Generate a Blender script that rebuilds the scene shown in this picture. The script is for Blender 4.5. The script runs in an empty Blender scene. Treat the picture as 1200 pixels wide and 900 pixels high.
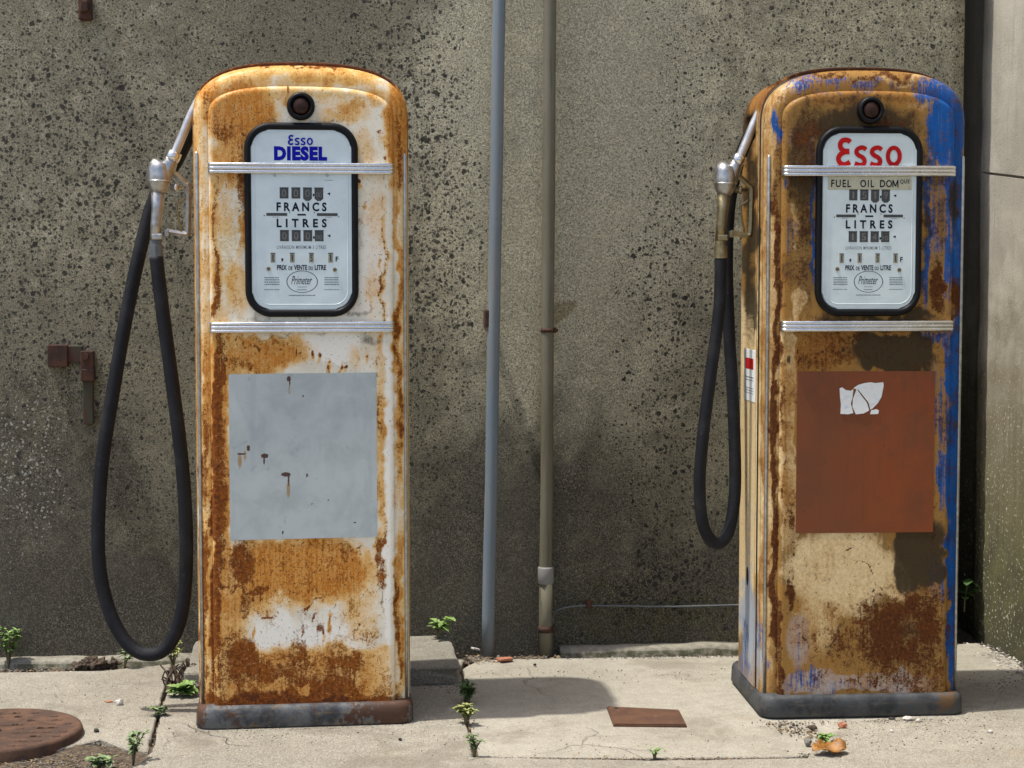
import bpy, bmesh, math, random
import numpy as np
from mathutils import Vector, Matrix, noise as mnoise
R = math.radians
random.seed(7)
rng = np.random.default_rng(7)
S = bpy.context.scene
COL = S.collection

# ------------------------------------------------------------------ camera, sky, sun, exposure
FPX, PITCH, CAMH = 2000.0, R(3.52), 1.17          # focal length in photo pixels (1200 wide), pitch, height
cam = bpy.data.cameras.new('camera'); cam.sensor_width = 36; cam.lens = FPX*36/1200
cam.clip_start = 0.05; cam.clip_end = 2000
co = bpy.data.objects.new('camera', cam); COL.objects.link(co)
co.location = (0, 0, CAMH); co.rotation_euler = (math.pi/2-PITCH, 0, 0)
S.camera = co
SUN_DIR = Vector((0.35, 0.088, -1.0)).normalized()   # the way the light travels
SUN_EL = math.asin(-SUN_DIR.z); SUN_AZ = math.atan2(-SUN_DIR.x, -SUN_DIR.y)
w = bpy.data.worlds.new('World'); S.world = w; w.use_nodes = True
wt = w.node_tree; bg = wt.nodes['Background']
sky = wt.nodes.new('ShaderNodeTexSky'); sky.sky_type = 'NISHITA'; sky.sun_disc = False
sky.sun_elevation = SUN_EL; sky.sun_rotation = SUN_AZ % (2*math.pi); sky.dust_density = 3.0; sky.air_density = 0.8
wt.links.new(sky.outputs[0], bg.inputs[0]); bg.inputs[1].default_value = 0.15
sl = bpy.data.lights.new('sun', 'SUN'); sl.energy = 3.0; sl.angle = R(1.0); sl.color = (1, 0.95, 0.86)
so = bpy.data.objects.new('sun', sl); COL.objects.link(so)
so.rotation_euler = SUN_DIR.to_track_quat('-Z', 'Y').to_euler()
S.view_settings.view_transform = 'Standard'; S.view_settings.look = 'None'
S.view_settings.gamma = 1.0; S.view_settings.use_curve_mapping = False
S.view_settings.exposure = 0.7
S.cycles.max_bounces = 8

# ------------------------------------------------------------------ measuring helpers (photo pixel <-> place)
def ray(px, py):
    x = (px-600)/FPX; y = -(py-450)/FPX
    return np.array([x, math.cos(PITCH)+y*math.sin(PITCH), -math.sin(PITCH)+y*math.cos(PITCH)])
def ground(px, py, z=0.0):
    r = ray(px, py); t = (z-CAMH)/r[2]
    return Vector(r*t+np.array([0, 0, CAMH]))
def project(V):
    v = np.asarray(V)-np.array([0, 0, CAMH])
    zc = v[:, 1]*math.cos(PITCH)-v[:, 2]*math.sin(PITCH)
    yc = v[:, 1]*math.sin(PITCH)+v[:, 2]*math.cos(PITCH)
    return 600+FPX*v[:, 0]/zc, 450-FPX*yc/zc
def on_plane(px, py, o, yaw, off=0.0):
    """local (x, z) on a vertical plane through o, turned by yaw, off metres behind it"""
    n = np.array([math.sin(yaw), -math.cos(yaw), 0]); ux = np.array([math.cos(yaw), math.sin(yaw), 0])
    oo = np.array(o)-n*off; r = ray(px, py); c = np.array([0, 0, CAMH])
    t = ((oo-c)@n)/(r@n); p = c+r*t
    return float((p-oo)@ux), float(p[2])

# ------------------------------------------------------------------ object helpers
def link(name, me, mat=None, parent=None, smooth=False):
    o = bpy.data.objects.new(name, me); COL.objects.link(o)
    if mat is not None:
        for m in (mat if isinstance(mat, (list, tuple)) else [mat]): me.materials.append(m)
    if parent is not None: o.parent = parent
    if smooth:
        for p in me.polygons: p.use_smooth = True
    return o
def obj(name, bm, mat=None, parent=None, smooth=False):
    me = bpy.data.meshes.new(name); bm.normal_update(); bm.to_mesh(me); bm.free()
    return link(name, me, mat, parent, smooth)
def tag(o, label=None, cat=None, group=None, kind=None):
    if label: o['label'] = label
    if cat: o['category'] = cat
    if group: o['group'] = group
    if kind: o['kind'] = kind
    return o
def thing(name, label, cat, loc=(0, 0, 0), rz=0, group=None):
    o = bpy.data.objects.new(name, None); COL.objects.link(o)
    o.location = loc; o.rotation_euler = (0, 0, rz); o.empty_display_size = .1
    return tag(o, label, cat, group)
def box(bm, x0, x1, y0, y1, z0, z1, bev=0.0, seg=2, M=None, mi=0):
    r = bmesh.ops.create_cube(bm, size=1)
    vs = r['verts']
    for v in vs:
        v.co = Vector(((x0+x1)/2+v.co.x*(x1-x0), (y0+y1)/2+v.co.y*(y1-y0), (z0+z1)/2+v.co.z*(z1-z0)))
    es = list({e for v in vs for e in v.link_edges}); fs = {f for v in vs for f in v.link_faces}
    for f in fs: f.material_index = mi
    if bev > 0:
        rr = bmesh.ops.bevel(bm, geom=es, offset=bev, segments=seg, affect='EDGES', profile=0.5)
        vs = list({v for f in rr['faces'] for v in f.verts} | {v for v in vs if v.is_valid})
        for f in rr['faces']: f.material_index = mi
    if M is not None:
        for v in set(vs): v.co = M @ v.co
def tube(bm, pts, rad, seg=12, caps=True, mi=0, flat=None):
    """tube along pts; rad a number or list; flat=(a,b) makes a flattened section"""
    pts = [Vector(p) for p in pts]; n = len(pts)
    rad = [rad]*n if not hasattr(rad, '__len__') else rad
    t0 = (pts[1]-pts[0]).normalized()
    up = Vector((0, 1, 0)) if abs(t0.y) < .9 else Vector((1, 0, 0))
    u = t0.cross(up).normalized(); rings = []
    for i, p in enumerate(pts):
        t = (pts[min(i+1, n-1)]-pts[max(i-1, 0)])
        t = t.normalized() if t.length > 1e-9 else t0
        u = (u-t*u.dot(t)).normalized(); v = t.cross(u)
        a, b = flat if flat else (1, 1)
        rings.append([bm.verts.new(p+(u*math.cos(2*math.pi*k/seg)*a+v*math.sin(2*math.pi*k/seg)*b)*rad[i]) for k in range(seg)])
    for i in range(n-1):
        for k in range(seg):
            f = bm.faces.new((rings[i][k], rings[i][(k+1) % seg], rings[i+1][(k+1) % seg], rings[i+1][k])); f.material_index = mi
    if caps:
        for r_ in (rings[0][::-1], rings[-1]):
            f = bm.faces.new(r_); f.material_index = mi
def smooth_path(pts, n=8):
    P = [Vector(p) for p in pts]; out = []
    for i in range(len(P)-1):
        p0 = P[max(i-1, 0)]; p1 = P[i]; p2 = P[i+1]; p3 = P[min(i+2, len(P)-1)]
        for k in range(n):
            t = k/n
            out.append(.5*((2*p1)+(p2-p0)*t+(2*p0-5*p1+4*p2-p3)*t*t+(3*p1-p0-3*p2+p3)*t**3))
    out.append(P[-1]); return out
def prism(bm, poly, y0, y1, mi=0):
    """(x,z) polygon extruded from y0 (front) to y1"""
    a = [bm.verts.new((x, y0, z)) for x, z in poly]; b = [bm.verts.new((x, y1, z)) for x, z in poly]
    n = len(poly); fs = [bm.faces.new(a), bm.faces.new(b[::-1])]
    for i in range(n): fs.append(bm.faces.new((a[i], b[i], b[(i+1) % n], a[(i+1) % n])))
    for f in fs: f.material_index = mi
    return fs
def rrect(hw, z0, z1, r, seg=8, cx=0.0):
    out = []
    for (sx, z, a0) in ((1, z1-r, 0), (-1, z1-r, 90), (-1, z0+r, 180), (1, z0+r, 270)):
        for k in range(seg+1):
            a = R(a0+90*k/seg); out.append((cx+sx*(hw-r)+r*math.cos(a), z+r*math.sin(a)))
    return out
def recalc(bm): bmesh.ops.recalc_face_normals(bm, faces=bm.faces[:])

# ------------------------------------------------------------------ material helpers
class N:
    def __init__(s, name):
        s.m = bpy.data.materials.new(name); s.m.use_nodes = True; s.t = s.m.node_tree
        s.b = s.t.nodes['Principled BSDF']; s.tc = s.t.nodes.new('ShaderNodeTexCoord'); s.co = s.tc.outputs['Object']
    def _set(s, sock, v):
        if hasattr(v, 'is_output'): s.t.links.new(v, sock)
        elif isinstance(v, tuple) and len(v) == 3 and sock.type == 'RGBA': sock.default_value = (*v, 1)
        else: sock.default_value = v
    def out(s, **k):
        names = dict(color='Base Color', rough='Roughness', metal='Metallic', normal='Normal', spec='Specular IOR Level', coat='Coat Weight', coat_rough='Coat Roughness', sss='Subsurface Weight', trans='Transmission Weight')
        for a, v in k.items(): s._set(s.b.inputs[names[a]], v)
        return s.m
    def map(s, scale, vec=None):
        n = s.t.nodes.new('ShaderNodeMapping'); n.inputs['Scale'].default_value = scale
        s._set(n.inputs['Vector'], vec or s.co); return n.outputs[0]
    def noise(s, scale, detail=4, rough=.55, vec=None, dist=0.0, color=False):
        n = s.t.nodes.new('ShaderNodeTexNoise'); n.inputs['Scale'].default_value = scale
        n.inputs['Detail'].default_value = detail; n.inputs['Roughness'].default_value = rough; n.inputs['Distortion'].default_value = dist
        s._set(n.inputs['Vector'], vec or s.co); return n.outputs['Color' if color else 'Fac']
    def voro(s, scale, vec=None, feature='F1', out='Distance', rnd=1.0):
        n = s.t.nodes.new('ShaderNodeTexVoronoi'); n.feature = feature; n.inputs['Scale'].default_value = scale
        n.inputs['Randomness'].default_value = rnd
        s._set(n.inputs['Vector'], vec or s.co); return n.outputs[out]
    def math(s, op, a, b=0.0, c=0.0):
        n = s.t.nodes.new('ShaderNodeMath'); n.operation = op
        for i, v in enumerate((a, b, c)): s._set(n.inputs[i], v)
        return n.outputs[0]
    def add(s, a, b): return s.math('ADD', a, b)
    def mul(s, a, b): return s.math('MULTIPLY', a, b)
    def mad(s, a, b, c): return s.math('MULTIPLY_ADD', a, b, c)
    def ss(s, x, lo, hi, o0=0.0, o1=1.0):
        n = s.t.nodes.new('ShaderNodeMapRange'); n.interpolation_type = 'SMOOTHSTEP'
        for i, v in enumerate((x, lo, hi, o0, o1)): s._set(n.inputs[i], v)
        return n.outputs[0]
    def mix(s, f, a, b, mode='MIX'):
        n = s.t.nodes.new('ShaderNodeMix'); n.data_type = 'RGBA'; n.blend_type = mode
        s._set(n.inputs[0], f); s._set(n.inputs[6], a); s._set(n.inputs[7], b); return n.outputs[2]
    def attr(s, name):
        n = s.t.nodes.new('ShaderNodeAttribute'); n.attribute_name = name
        q = s.t.nodes.new('ShaderNodeSeparateColor'); s.t.links.new(n.outputs['Color'], q.inputs[0]); return q.outputs
    def warp(s, scale, amount):
        c = s.noise(scale, 3, .5, color=True)
        a = s.t.nodes.new('ShaderNodeVectorMath'); a.operation = 'MULTIPLY_ADD'
        s.t.links.new(c, a.inputs[0]); a.inputs[1].default_value = (amount,)*3; s.t.links.new(s.co, a.inputs[2])
        return a.outputs[0]
    def sep(s, vec=None):
        n = s.t.nodes.new('ShaderNodeSeparateXYZ'); s._set(n.inputs[0], vec or s.co); return n.outputs
    def bump(s, h, strength=.5, dist=.002, normal=None):
        n = s.t.nodes.new('ShaderNodeBump'); n.inputs['Strength'].default_value = strength; n.inputs['Distance'].default_value = dist
        s._set(n.inputs['Height'], h)
        if normal is not None: s._set(n.inputs['Normal'], normal)
        return n.outputs[0]

def simple(name, col, rough=.6, metal=0.0, var=.25, scale=60, bump=.15, coat=0.0, bdist=.001, spec=.5):
    n = N(name); f = n.noise(scale, 6, .65); g = n.noise(scale*.17, 4, .6)
    c = n.mix(n.ss(f, .3, .75), tuple(x*(1-var) for x in col), tuple(min(1, x*(1+var)) for x in col))
    c = n.mix(n.ss(g, .35, .7, 0, .35), c, tuple(x*.55 for x in col))
    return n.out(color=c, rough=n.ss(f, .2, .8, max(.05, rough-.12), min(1, rough+.12)), metal=metal, coat=coat, spec=spec, normal=n.bump(f, bump, bdist))

def rusty(name, a=(.20, .055, .018), b=(.075, .024, .012), c=(.30, .12, .04), scale=70):
    n = N(name); f = n.noise(scale, 8, .7); g = n.noise(scale*.25, 5, .65)
    col = n.mix(n.ss(g, .38, .62), a, b); col = n.mix(n.ss(f, .55, .75), col, c)
    return n.out(color=col, rough=.85, normal=n.bump(f, .5, .002))

def patina(name, base, cream, blue, gold, orange, rust, drust, dark, gloss=.38, pale=(.60, .62, .63)):
    n = N(name); A = n.attr('pat'); B = n.attr('pat2')
    wv = n.warp(45, .012)
    n1 = n.noise(30, 8, .7, wv); n2 = n.noise(110, 7, .72, wv)
    st = n.noise(1, 6, .65, n.map((170, 170, 9))); st2 = n.noise(1, 5, .6, n.map((55, 55, 4)))
    fine = n.noise(420, 3, .65); cloud = n.noise(11, 5, .62, wv)
    fn = n.add(fine, -.5)
    mixn = n.add(n.add(n.mul(n1, .36), n.mul(n2, .30)), n.add(n.mul(st, .16), n.mul(cloud, .18)))     # about 0.5 mean
    soft = n.add(n.add(n.mul(cloud, .40), n.mul(n1, .2)), n.add(n.mul(st2, .2), n.mul(n2, .2)))
    dm = n.add(mixn, -.5); ds = n.add(soft, -.5)
    c = n.mix(n.ss(cloud, .35, .7), base, tuple(x*.84 for x in base))
    c = n.mix(n.ss(st, .55, .8, 0, .35), c, cream)
    fc = n.ss(n.mad(fn, .5, n.mad(dm, 2.6, B[1])), .38, .66); c = n.mix(fc, c, n.mix(n.ss(n2, .35, .65), cream, tuple(x*.8 for x in cream)))
    c = n.mix(n.ss(n.mad(ds, 2.2, B[2]), .35, .72), c, pale)
    fb = n.ss(n.mad(fn, .5, n.mad(n.add(st, -.5), 1.5, n.mad(dm, 2.6, B[0]))), .32, .74)
    bl = n.mix(n.ss(soft, .42, .6), blue, tuple(x*.6 for x in blue)); bl = n.mix(n.ss(st, .52, .75, 0, .35), bl, (.11, .19, .27))
    s0 = n.mad(ds, 2.0, A[0])
    c = n.mix(n.ss(s0, .08, .62, 0, .88), c, gold)
    c = n.mix(n.ss(n.mad(ds, 3.0, A[0]), .35, .9, 0, .45), c, tuple(x*.7 for x in orange))
    c = n.mix(fb, c, bl)
    s1 = n.mad(fn, .8, n.mad(dm, 3.4, A[0]))
    runs = n.noise(1, 6, .7, n.map((95, 95, 3.5), n.warp(24, .012)))
    og = n.mix(n.ss(n.add(n.mul(n2, .5), n.mul(st, .5)), .40, .58), tuple(x*.5+y*.5 for x, y in zip(gold, orange)), orange)
    og = n.mix(n.ss(fine, .56, .72, 0, .6), og, tuple(x*.8+y*.2 for x, y in zip(rust, gold)))
    c = n.mix(n.ss(s1, .50, 1.0, 0, .93), c, og)
    c = n.mix(n.mul(n.ss(runs, .56, .74), n.ss(n.mad(ds, 1.5, A[0]), .15, .75, 0, .75)), c, tuple(x*.7+y*.3 for x, y in zip(rust, orange)))
    c = n.mix(n.ss(n.mad(fn, .5, n.mad(ds, 2.6, A[2])), .25, .8, 0, .93), c, dark)
    r0 = n.mad(fn, 1.0, n.mad(dm, 3.6, A[1]))
    fr = n.ss(r0, .38, .70)
    rc = n.mix(n.ss(n2, .35, .65), rust, tuple(x*.5 for x in rust)); rc = n.mix(n.ss(n.mad(n1, .5, n.mul(fine, .5)), .52, .66, 0, .75), rc, orange)
    c = n.mix(fr, c, rc)
    r1 = n.mad(fn, .8, n.mad(n.add(n.add(n.mul(n1, .5), n.mul(n2, .5)), -.5), 3.0, A[1]))
    c = n.mix(n.ss(r1, .88, 1.2, 0, .9), c, drust)
    pit = n.ss(n.add(n.noise(260, 2, .5), n.mul(A[0], .07)), .68, .74)
    c = n.mix(n.mul(pit, .85), c, drust)
    scr = n.ss(n.noise(1, 2, .5, n.map((700, 700, 30), n.warp(9, .05))), .70, .76)
    c = n.mix(n.mul(scr, .5), c, tuple(x*.7 for x in rust))
    rough = n.mix(n.math('MAXIMUM', fr, n.ss(A[2], .3, .8)), (gloss,)*3, (.86,)*3)
    rough = n.math('ADD', rough, n.mul(fn, .25))
    h = n.add(n.mul(fr, .35), n.add(n.mul(n2, n.mad(fr, .8, .12)), n.mul(pit, -.4)))
    n.out(spec=.16)
    return n.out(color=c, rough=rough, normal=n.bump(h, .7, .0026))

M = {}
M['chrome'] = simple('worn_chrome', (.74, .75, .75), .24, 1.0, .06, 30, .0)
M['spout'] = simple('satin_aluminium', (.62, .61, .59), .42, .85, .1, 40, .02)
M['dull_metal'] = simple('dull_aluminium', (.46, .46, .44), .36, .9, .25, 60, .04)
M['brass'] = simple('old_brass', (.30, .25, .14), .42, .85, .3, 60, .05)
def rubber_mat():
    n = N('dusty_black_rubber'); f = n.noise(12, 6, .65); g = n.noise(300, 4, .6); w_ = n.noise(70, 5, .7)
    c = n.mix(n.ss(f, .45, .7, 0, .6), (.007, .008, .011), (.030, .031, .033)); c = n.mix(n.ss(w_, .60, .72, 0, .5), c, (.055, .052, .047))
    return n.out(color=c, rough=n.ss(f, .3, .7, .55, .8), spec=.25, normal=n.bump(n.add(g, w_), .35, .0015))
M['rubber'] = rubber_mat()
M['rubber_plain'] = simple('black_rubber', (.007, .008, .011), .6, 0, .3, 160, .2, spec=.22)
M['gasket'] = simple('gasket_rubber', (.004, .0045, .006), .5, 0, .3, 120, .15, spec=.2)
M['ink'] = simple('dark_blue_ink', (.006, .010, .024), .5, 0, .2, 90, .02, spec=.15)
M['faint_ink'] = simple('faded_ink', (.13, .16, .20), .5, 0, .2, 90, .02)
M['blue_ink'] = simple('blue_lettering', (.003, .004, .36), .5, 0, .1, 90, .02, spec=.15)
M['red_ink'] = simple('red_lettering', (.50, .008, .010), .5, 0, .1, 90, .02, spec=.15)
M['slot'] = simple('counter_window_grey', (.055, .06, .058), .45, 0, .35, 150, .05)
M['digit'] = simple('counter_digit', (.17, .175, .17), .6, 0, .2, 150, .02)
M['pale_slot'] = simple('price_window', (.30, .29, .21), .5, 0, .35, 200, .05)
M['black'] = simple('flat_black', (.006, .006, .006), .6, 0, .2, 80, .05)
M['cream_plate'] = simple('cream_plate', (.50, .49, .36), .5, 0, .12, 80, .05)
M['rust'] = rusty('rust', (.070, .026, .013), (.032, .015, .010), (.13, .052, .022), 110)
M['rust_plate'] = rusty('rusted_plate', (.105, .048, .022), (.070, .030, .016), (.19, .10, .05), 60)
M['rust_iron'] = rusty('rusted_cast_iron', (.105, .052, .028), (.055, .029, .018), (.165, .082, .040), 80)
def dial_mat():
    n = N('enamel_dial'); f = n.noise(14, 5, .6); g = n.noise(120, 4, .6)
    c = n.mix(n.ss(f, .35, .7), (.63, .73, .75), (.55, .65, .67)); c = n.mix(n.ss(g, .62, .8, 0, .25), c, (.4, .42, .36))
    z = n.sep()[2]
    return n.out(color=c, rough=.3, coat=.35, normal=n.bump(g, .03, .001))
M['dial'] = dial_mat()
def lens_mat():
    n = N('dark_red_glass'); f = n.noise(60, 4)
    return n.out(color=n.mix(n.ss(f, .3, .7), (.040, .011, .005), (.016, .006, .004)), rough=.4, spec=.3)
M['lens'] = lens_mat()
def sign_grey():
    n = N('grey_sign_paint'); f = n.noise(9, 6, .65, n.warp(7, .08)); g = n.noise(60, 5, .6)
    c = n.mix(n.ss(f, .38, .66), (.45, .50, .495), (.36, .41, .405)); c = n.mix(n.ss(n.noise(1, 5, .65, n.map((28, 28, 3.5))), .52, .72, 0, .4), c, (.31, .36, .37))
    c = n.mix(n.ss(n.noise(16, 4, .7, n.warp(20, .1)), .62, .7, 0, .45), c, (.24, .28, .31))
    sc = n.ss(n.noise(1, 2, .5, n.map((25, 25, 900), n.warp(5, .15))), .74, .78, 0, .35); c = n.mix(sc, c, (.5, .54, .56))
    A = n.attr('pat'); q = n.noise(160, 6, .65)
    c = n.mix(n.ss(n.mad(n.add(q, -.5), .8, A[0]), .3, .8, 0, .9), c, (.33, .20, .07))
    c = n.mix(n.ss(n.mad(n.add(q, -.5), 1.1, A[1]), .4, .6), c, (.07, .028, .018))
    return n.out(color=c, rough=n.ss(g, .2, .8, .38, .52), normal=n.bump(g, .08, .001))
M['sign_grey'] = sign_grey()
def sign_red():
    n = N('oxide_red_sign_paint'); f = n.noise(7, 6, .65, n.warp(7, .08)); st = n.noise(1, 5, .6, n.map((90, 90, 6)))
    c = n.mix(n.ss(f, .36, .66), (.215, .046, .006), (.145, .038, .008)); xx = n.sep()[0]; c = n.mix(n.ss(n.mad(n.add(f, -.5), .5, xx), -.14, .02, .38, 0), c, (.105, .038, .011)); c = n.mix(n.ss(st, .5, .78, 0, .5), c, (.085, .034, .017))
    sp = n.ss(n.noise(75, 2, .5), .72, .76); c = n.mix(sp, c, (.05, .018, .012))
    sc = n.ss(n.noise(1, 2, .5, n.map((300, 300, 40), n.warp(6, .2))), .76, .79, 0, .5); c = n.mix(sc, c, (.42, .2, .1))
    return n.out(color=c, rough=n.ss(f, .3, .7, .42, .6), normal=n.bump(st, .08, .001))
M['sign_red'] = sign_red()
def base_mat(name, a, b, rustcol, gold, thr):
    n = N(name); f = n.noise(12, 6, .65, n.warp(9, .08)); g = n.noise(90, 6, .7); st = n.noise(1, 4, .6, n.map((20, 20, 70)))
    c = n.mix(n.ss(f, .38, .6), a, b); c = n.mix(n.ss(st, .52, .7, 0, .7), c, gold)
    c = n.mix(n.ss(n.mad(n.add(g, -.5), .5, n.noise(7, 5, .6)), thr, thr+.06), c, rustcol)
    return n.out(color=c, rough=n.ss(g, .2, .8, .5, .85), normal=n.bump(g, .35, .002))
M['base_l'] = base_mat('grey_rusted_base', (.030, .033, .038), (.12, .125, .128), (.070, .030, .014), (.17, .115, .05), .50)
M['base_r'] = base_mat('black_grey_base', (.020, .023, .027), (.055, .06, .065), (.11, .06, .025), (.085, .075, .06), .62)
WHITE = dict(pale=(.84, .81, .72), base=(.80, .755, .62), cream=(.77, .62, .36), blue=(.03, .12, .5), gold=(.76, .44, .11), orange=(.50, .165, .014), rust=(.26, .075, .012), drust=(.075, .024, .011), dark=(.05, .04, .03))
M['paint_white'] = patina('rusting_white_paint', **WHITE)
M['paint_blue'] = patina('rusting_blue_paint', base=(.225, .135, .045), cream=(.74, .57, .31), blue=(.003, .085, .33), gold=(.36, .18, .038), orange=(.215, .070, .012), rust=(.115, .036, .009), drust=(.036, .015, .009), dark=(.034, .027, .015), gloss=.42, pale=(.36, .40, .45))
def leaf_mat(name, a, b):
    n = N(name); f = n.noise(90, 4, .6); g = n.noise(25, 3)
    c = n.mix(n.ss(f, .3, .7), a, b); c = n.mix(n.ss(g, .4, .7, 0, .5), c, tuple(x*.6 for x in a))
    return n.out(color=c, rough=.55, sss=0.0, normal=n.bump(f, .2, .001))
M['leaf_green'] = leaf_mat('fresh_leaf', (.14, .25, .055), (.24, .36, .10))
M['leaf_bluish'] = leaf_mat('bluish_leaf', (.14, .21, .085), (.24, .31, .14))
M['leaf_yellow'] = leaf_mat('yellowing_leaf', (.26, .32, .09), (.36, .34, .12))
M['leaf_dark'] = leaf_mat('dark_leaf', (.04, .09, .02), (.07, .14, .035))
M['stem'] = leaf_mat('weed_stem', (.13, .12, .05), (.09, .07, .04))
M['dry'] = leaf_mat('dry_leaf', (.33, .15, .025), (.15, .06, .015))
def paper_mat():
    n = N('torn_paper'); f = n.noise(55, 5, .65); g = n.noise(130, 4, .6)
    c = n.mix(n.ss(f, .55, .68, 0, .55), (.74, .77, .76), (.42, .56, .70)); c = n.mix(n.ss(g, .60, .72, 0, .6), c, (.45, .42, .35))
    return n.out(color=c, rough=.7, normal=n.bump(f, .2, .001))
M['paper'] = paper_mat()

def dirt_mat():
    n = N('dry_dirt'); f = n.noise(60, 8, .7); g = n.noise(8, 5, .6)
    c = n.mix(n.ss(f, .35, .7), (.05, .035, .023), (.16, .12, .078)); c = n.mix(n.ss(g, .4, .65, 0, .6), c, (.075, .052, .034))
    return n.out(color=c, rough=.95, normal=n.bump(f, .8, .01))
M['dirt'] = dirt_mat()
def concrete(name, a, b, sp=.5, stain=.4, grain=1.0):
    n = N(name)
    big = n.noise(1.6, 7, .62, n.warp(2, .3)); mid = n.noise(14, 7, .68); fine = n.noise(260, 5, .72); peb = n.voro(330, out='Color'); pd = n.voro(330)
    c = n.mix(n.ss(big, .34, .66), a, b)
    c = n.mix(n.ss(mid, .4, .72, 0, stain), c, tuple(x*.66 for x in b))
    q = n.t.nodes.new('ShaderNodeSeparateColor'); n.t.links.new(peb, q.inputs[0])
    c = n.mix(n.ss(q.outputs[0], .2, .9, 0, .5*sp), c, (.18, .15, .11)); c = n.mix(n.ss(q.outputs[1], .6, 1.0, 0, .5*sp), c, (.52, .49, .41))
    c = n.mix(n.ss(fine, .52, .74, 0, .55*sp), c, (.10, .088, .068))
    spots = n.ss(n.noise(55, 3, .5), .70, .74, 0, .6); c = n.mix(spots, c, (.09, .078, .06))
    gold = n.ss(n.noise(4.5, 4, .6), .6, .74, 0, .35); c = n.mix(gold, c, (.30, .235, .145))
    tiny = n.ss(n.noise(420, 2, .5), .60, .68, 0, .55*sp); c = n.mix(tiny, c, (.06, .052, .040))
    dirt = n.ss(n.noise(2.7, 6, .7, n.warp(3, .4)), .52, .66, 0, .5); c = n.mix(dirt, c, (.17, .145, .105))
    ce = n.voro(1.15, n.warp(5, .22), 'DISTANCE_TO_EDGE'); crack = n.mul(n.ss(ce, .0, .006, 1, 0), n.ss(n.noise(1.9, 2), .54, .62)); c = n.mix(n.mul(crack, .4), c, (.05, .04, .03))
    h = n.add(n.mul(fine, .6), n.add(n.mul(n.ss(pd, 0, .6), -.6), n.add(n.mul(mid, .5), n.mul(crack, -1.5))))
    return n.out(color=c, rough=.9, normal=n.bump(h, min(1, .6*grain), .004))
M['pave'] = concrete('pavement_concrete', (.435, .405, .33), (.325, .30, .24), 1.0, .5, 1.6)
M['pave_smooth'] = concrete('smooth_pavement_concrete', (.43, .405, .335), (.345, .322, .26), .7, .5, 1.0)
M['block'] = concrete('rough_block_concrete', (.28, .265, .22), (.20, .19, .155), .8, .6, 1.4)
def strip_mat():
    n = N('mossy_footing'); f = n.noise(40, 6, .7); g = n.noise(120, 5, .7); nz = n.t.nodes.new('ShaderNodeNewGeometry')
    c = n.mix(n.ss(f, .35, .7), (.30, .28, .225), (.18, .165, .13)); up = n.sep(nz.outputs['True Normal'])[2]
    side = n.ss(up, .4, .8, 1, 0); c = n.mix(n.mul(side, n.ss(f, .36, .62, .35, .9)), c, (.055, .058, .026)); c = n.mix(n.ss(g, .6, .75, 0, .6), c, (.07, .06, .045))
    return n.out(color=c, rough=.95, normal=n.bump(g, .6, .004))
M['strip'] = strip_mat()
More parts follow.
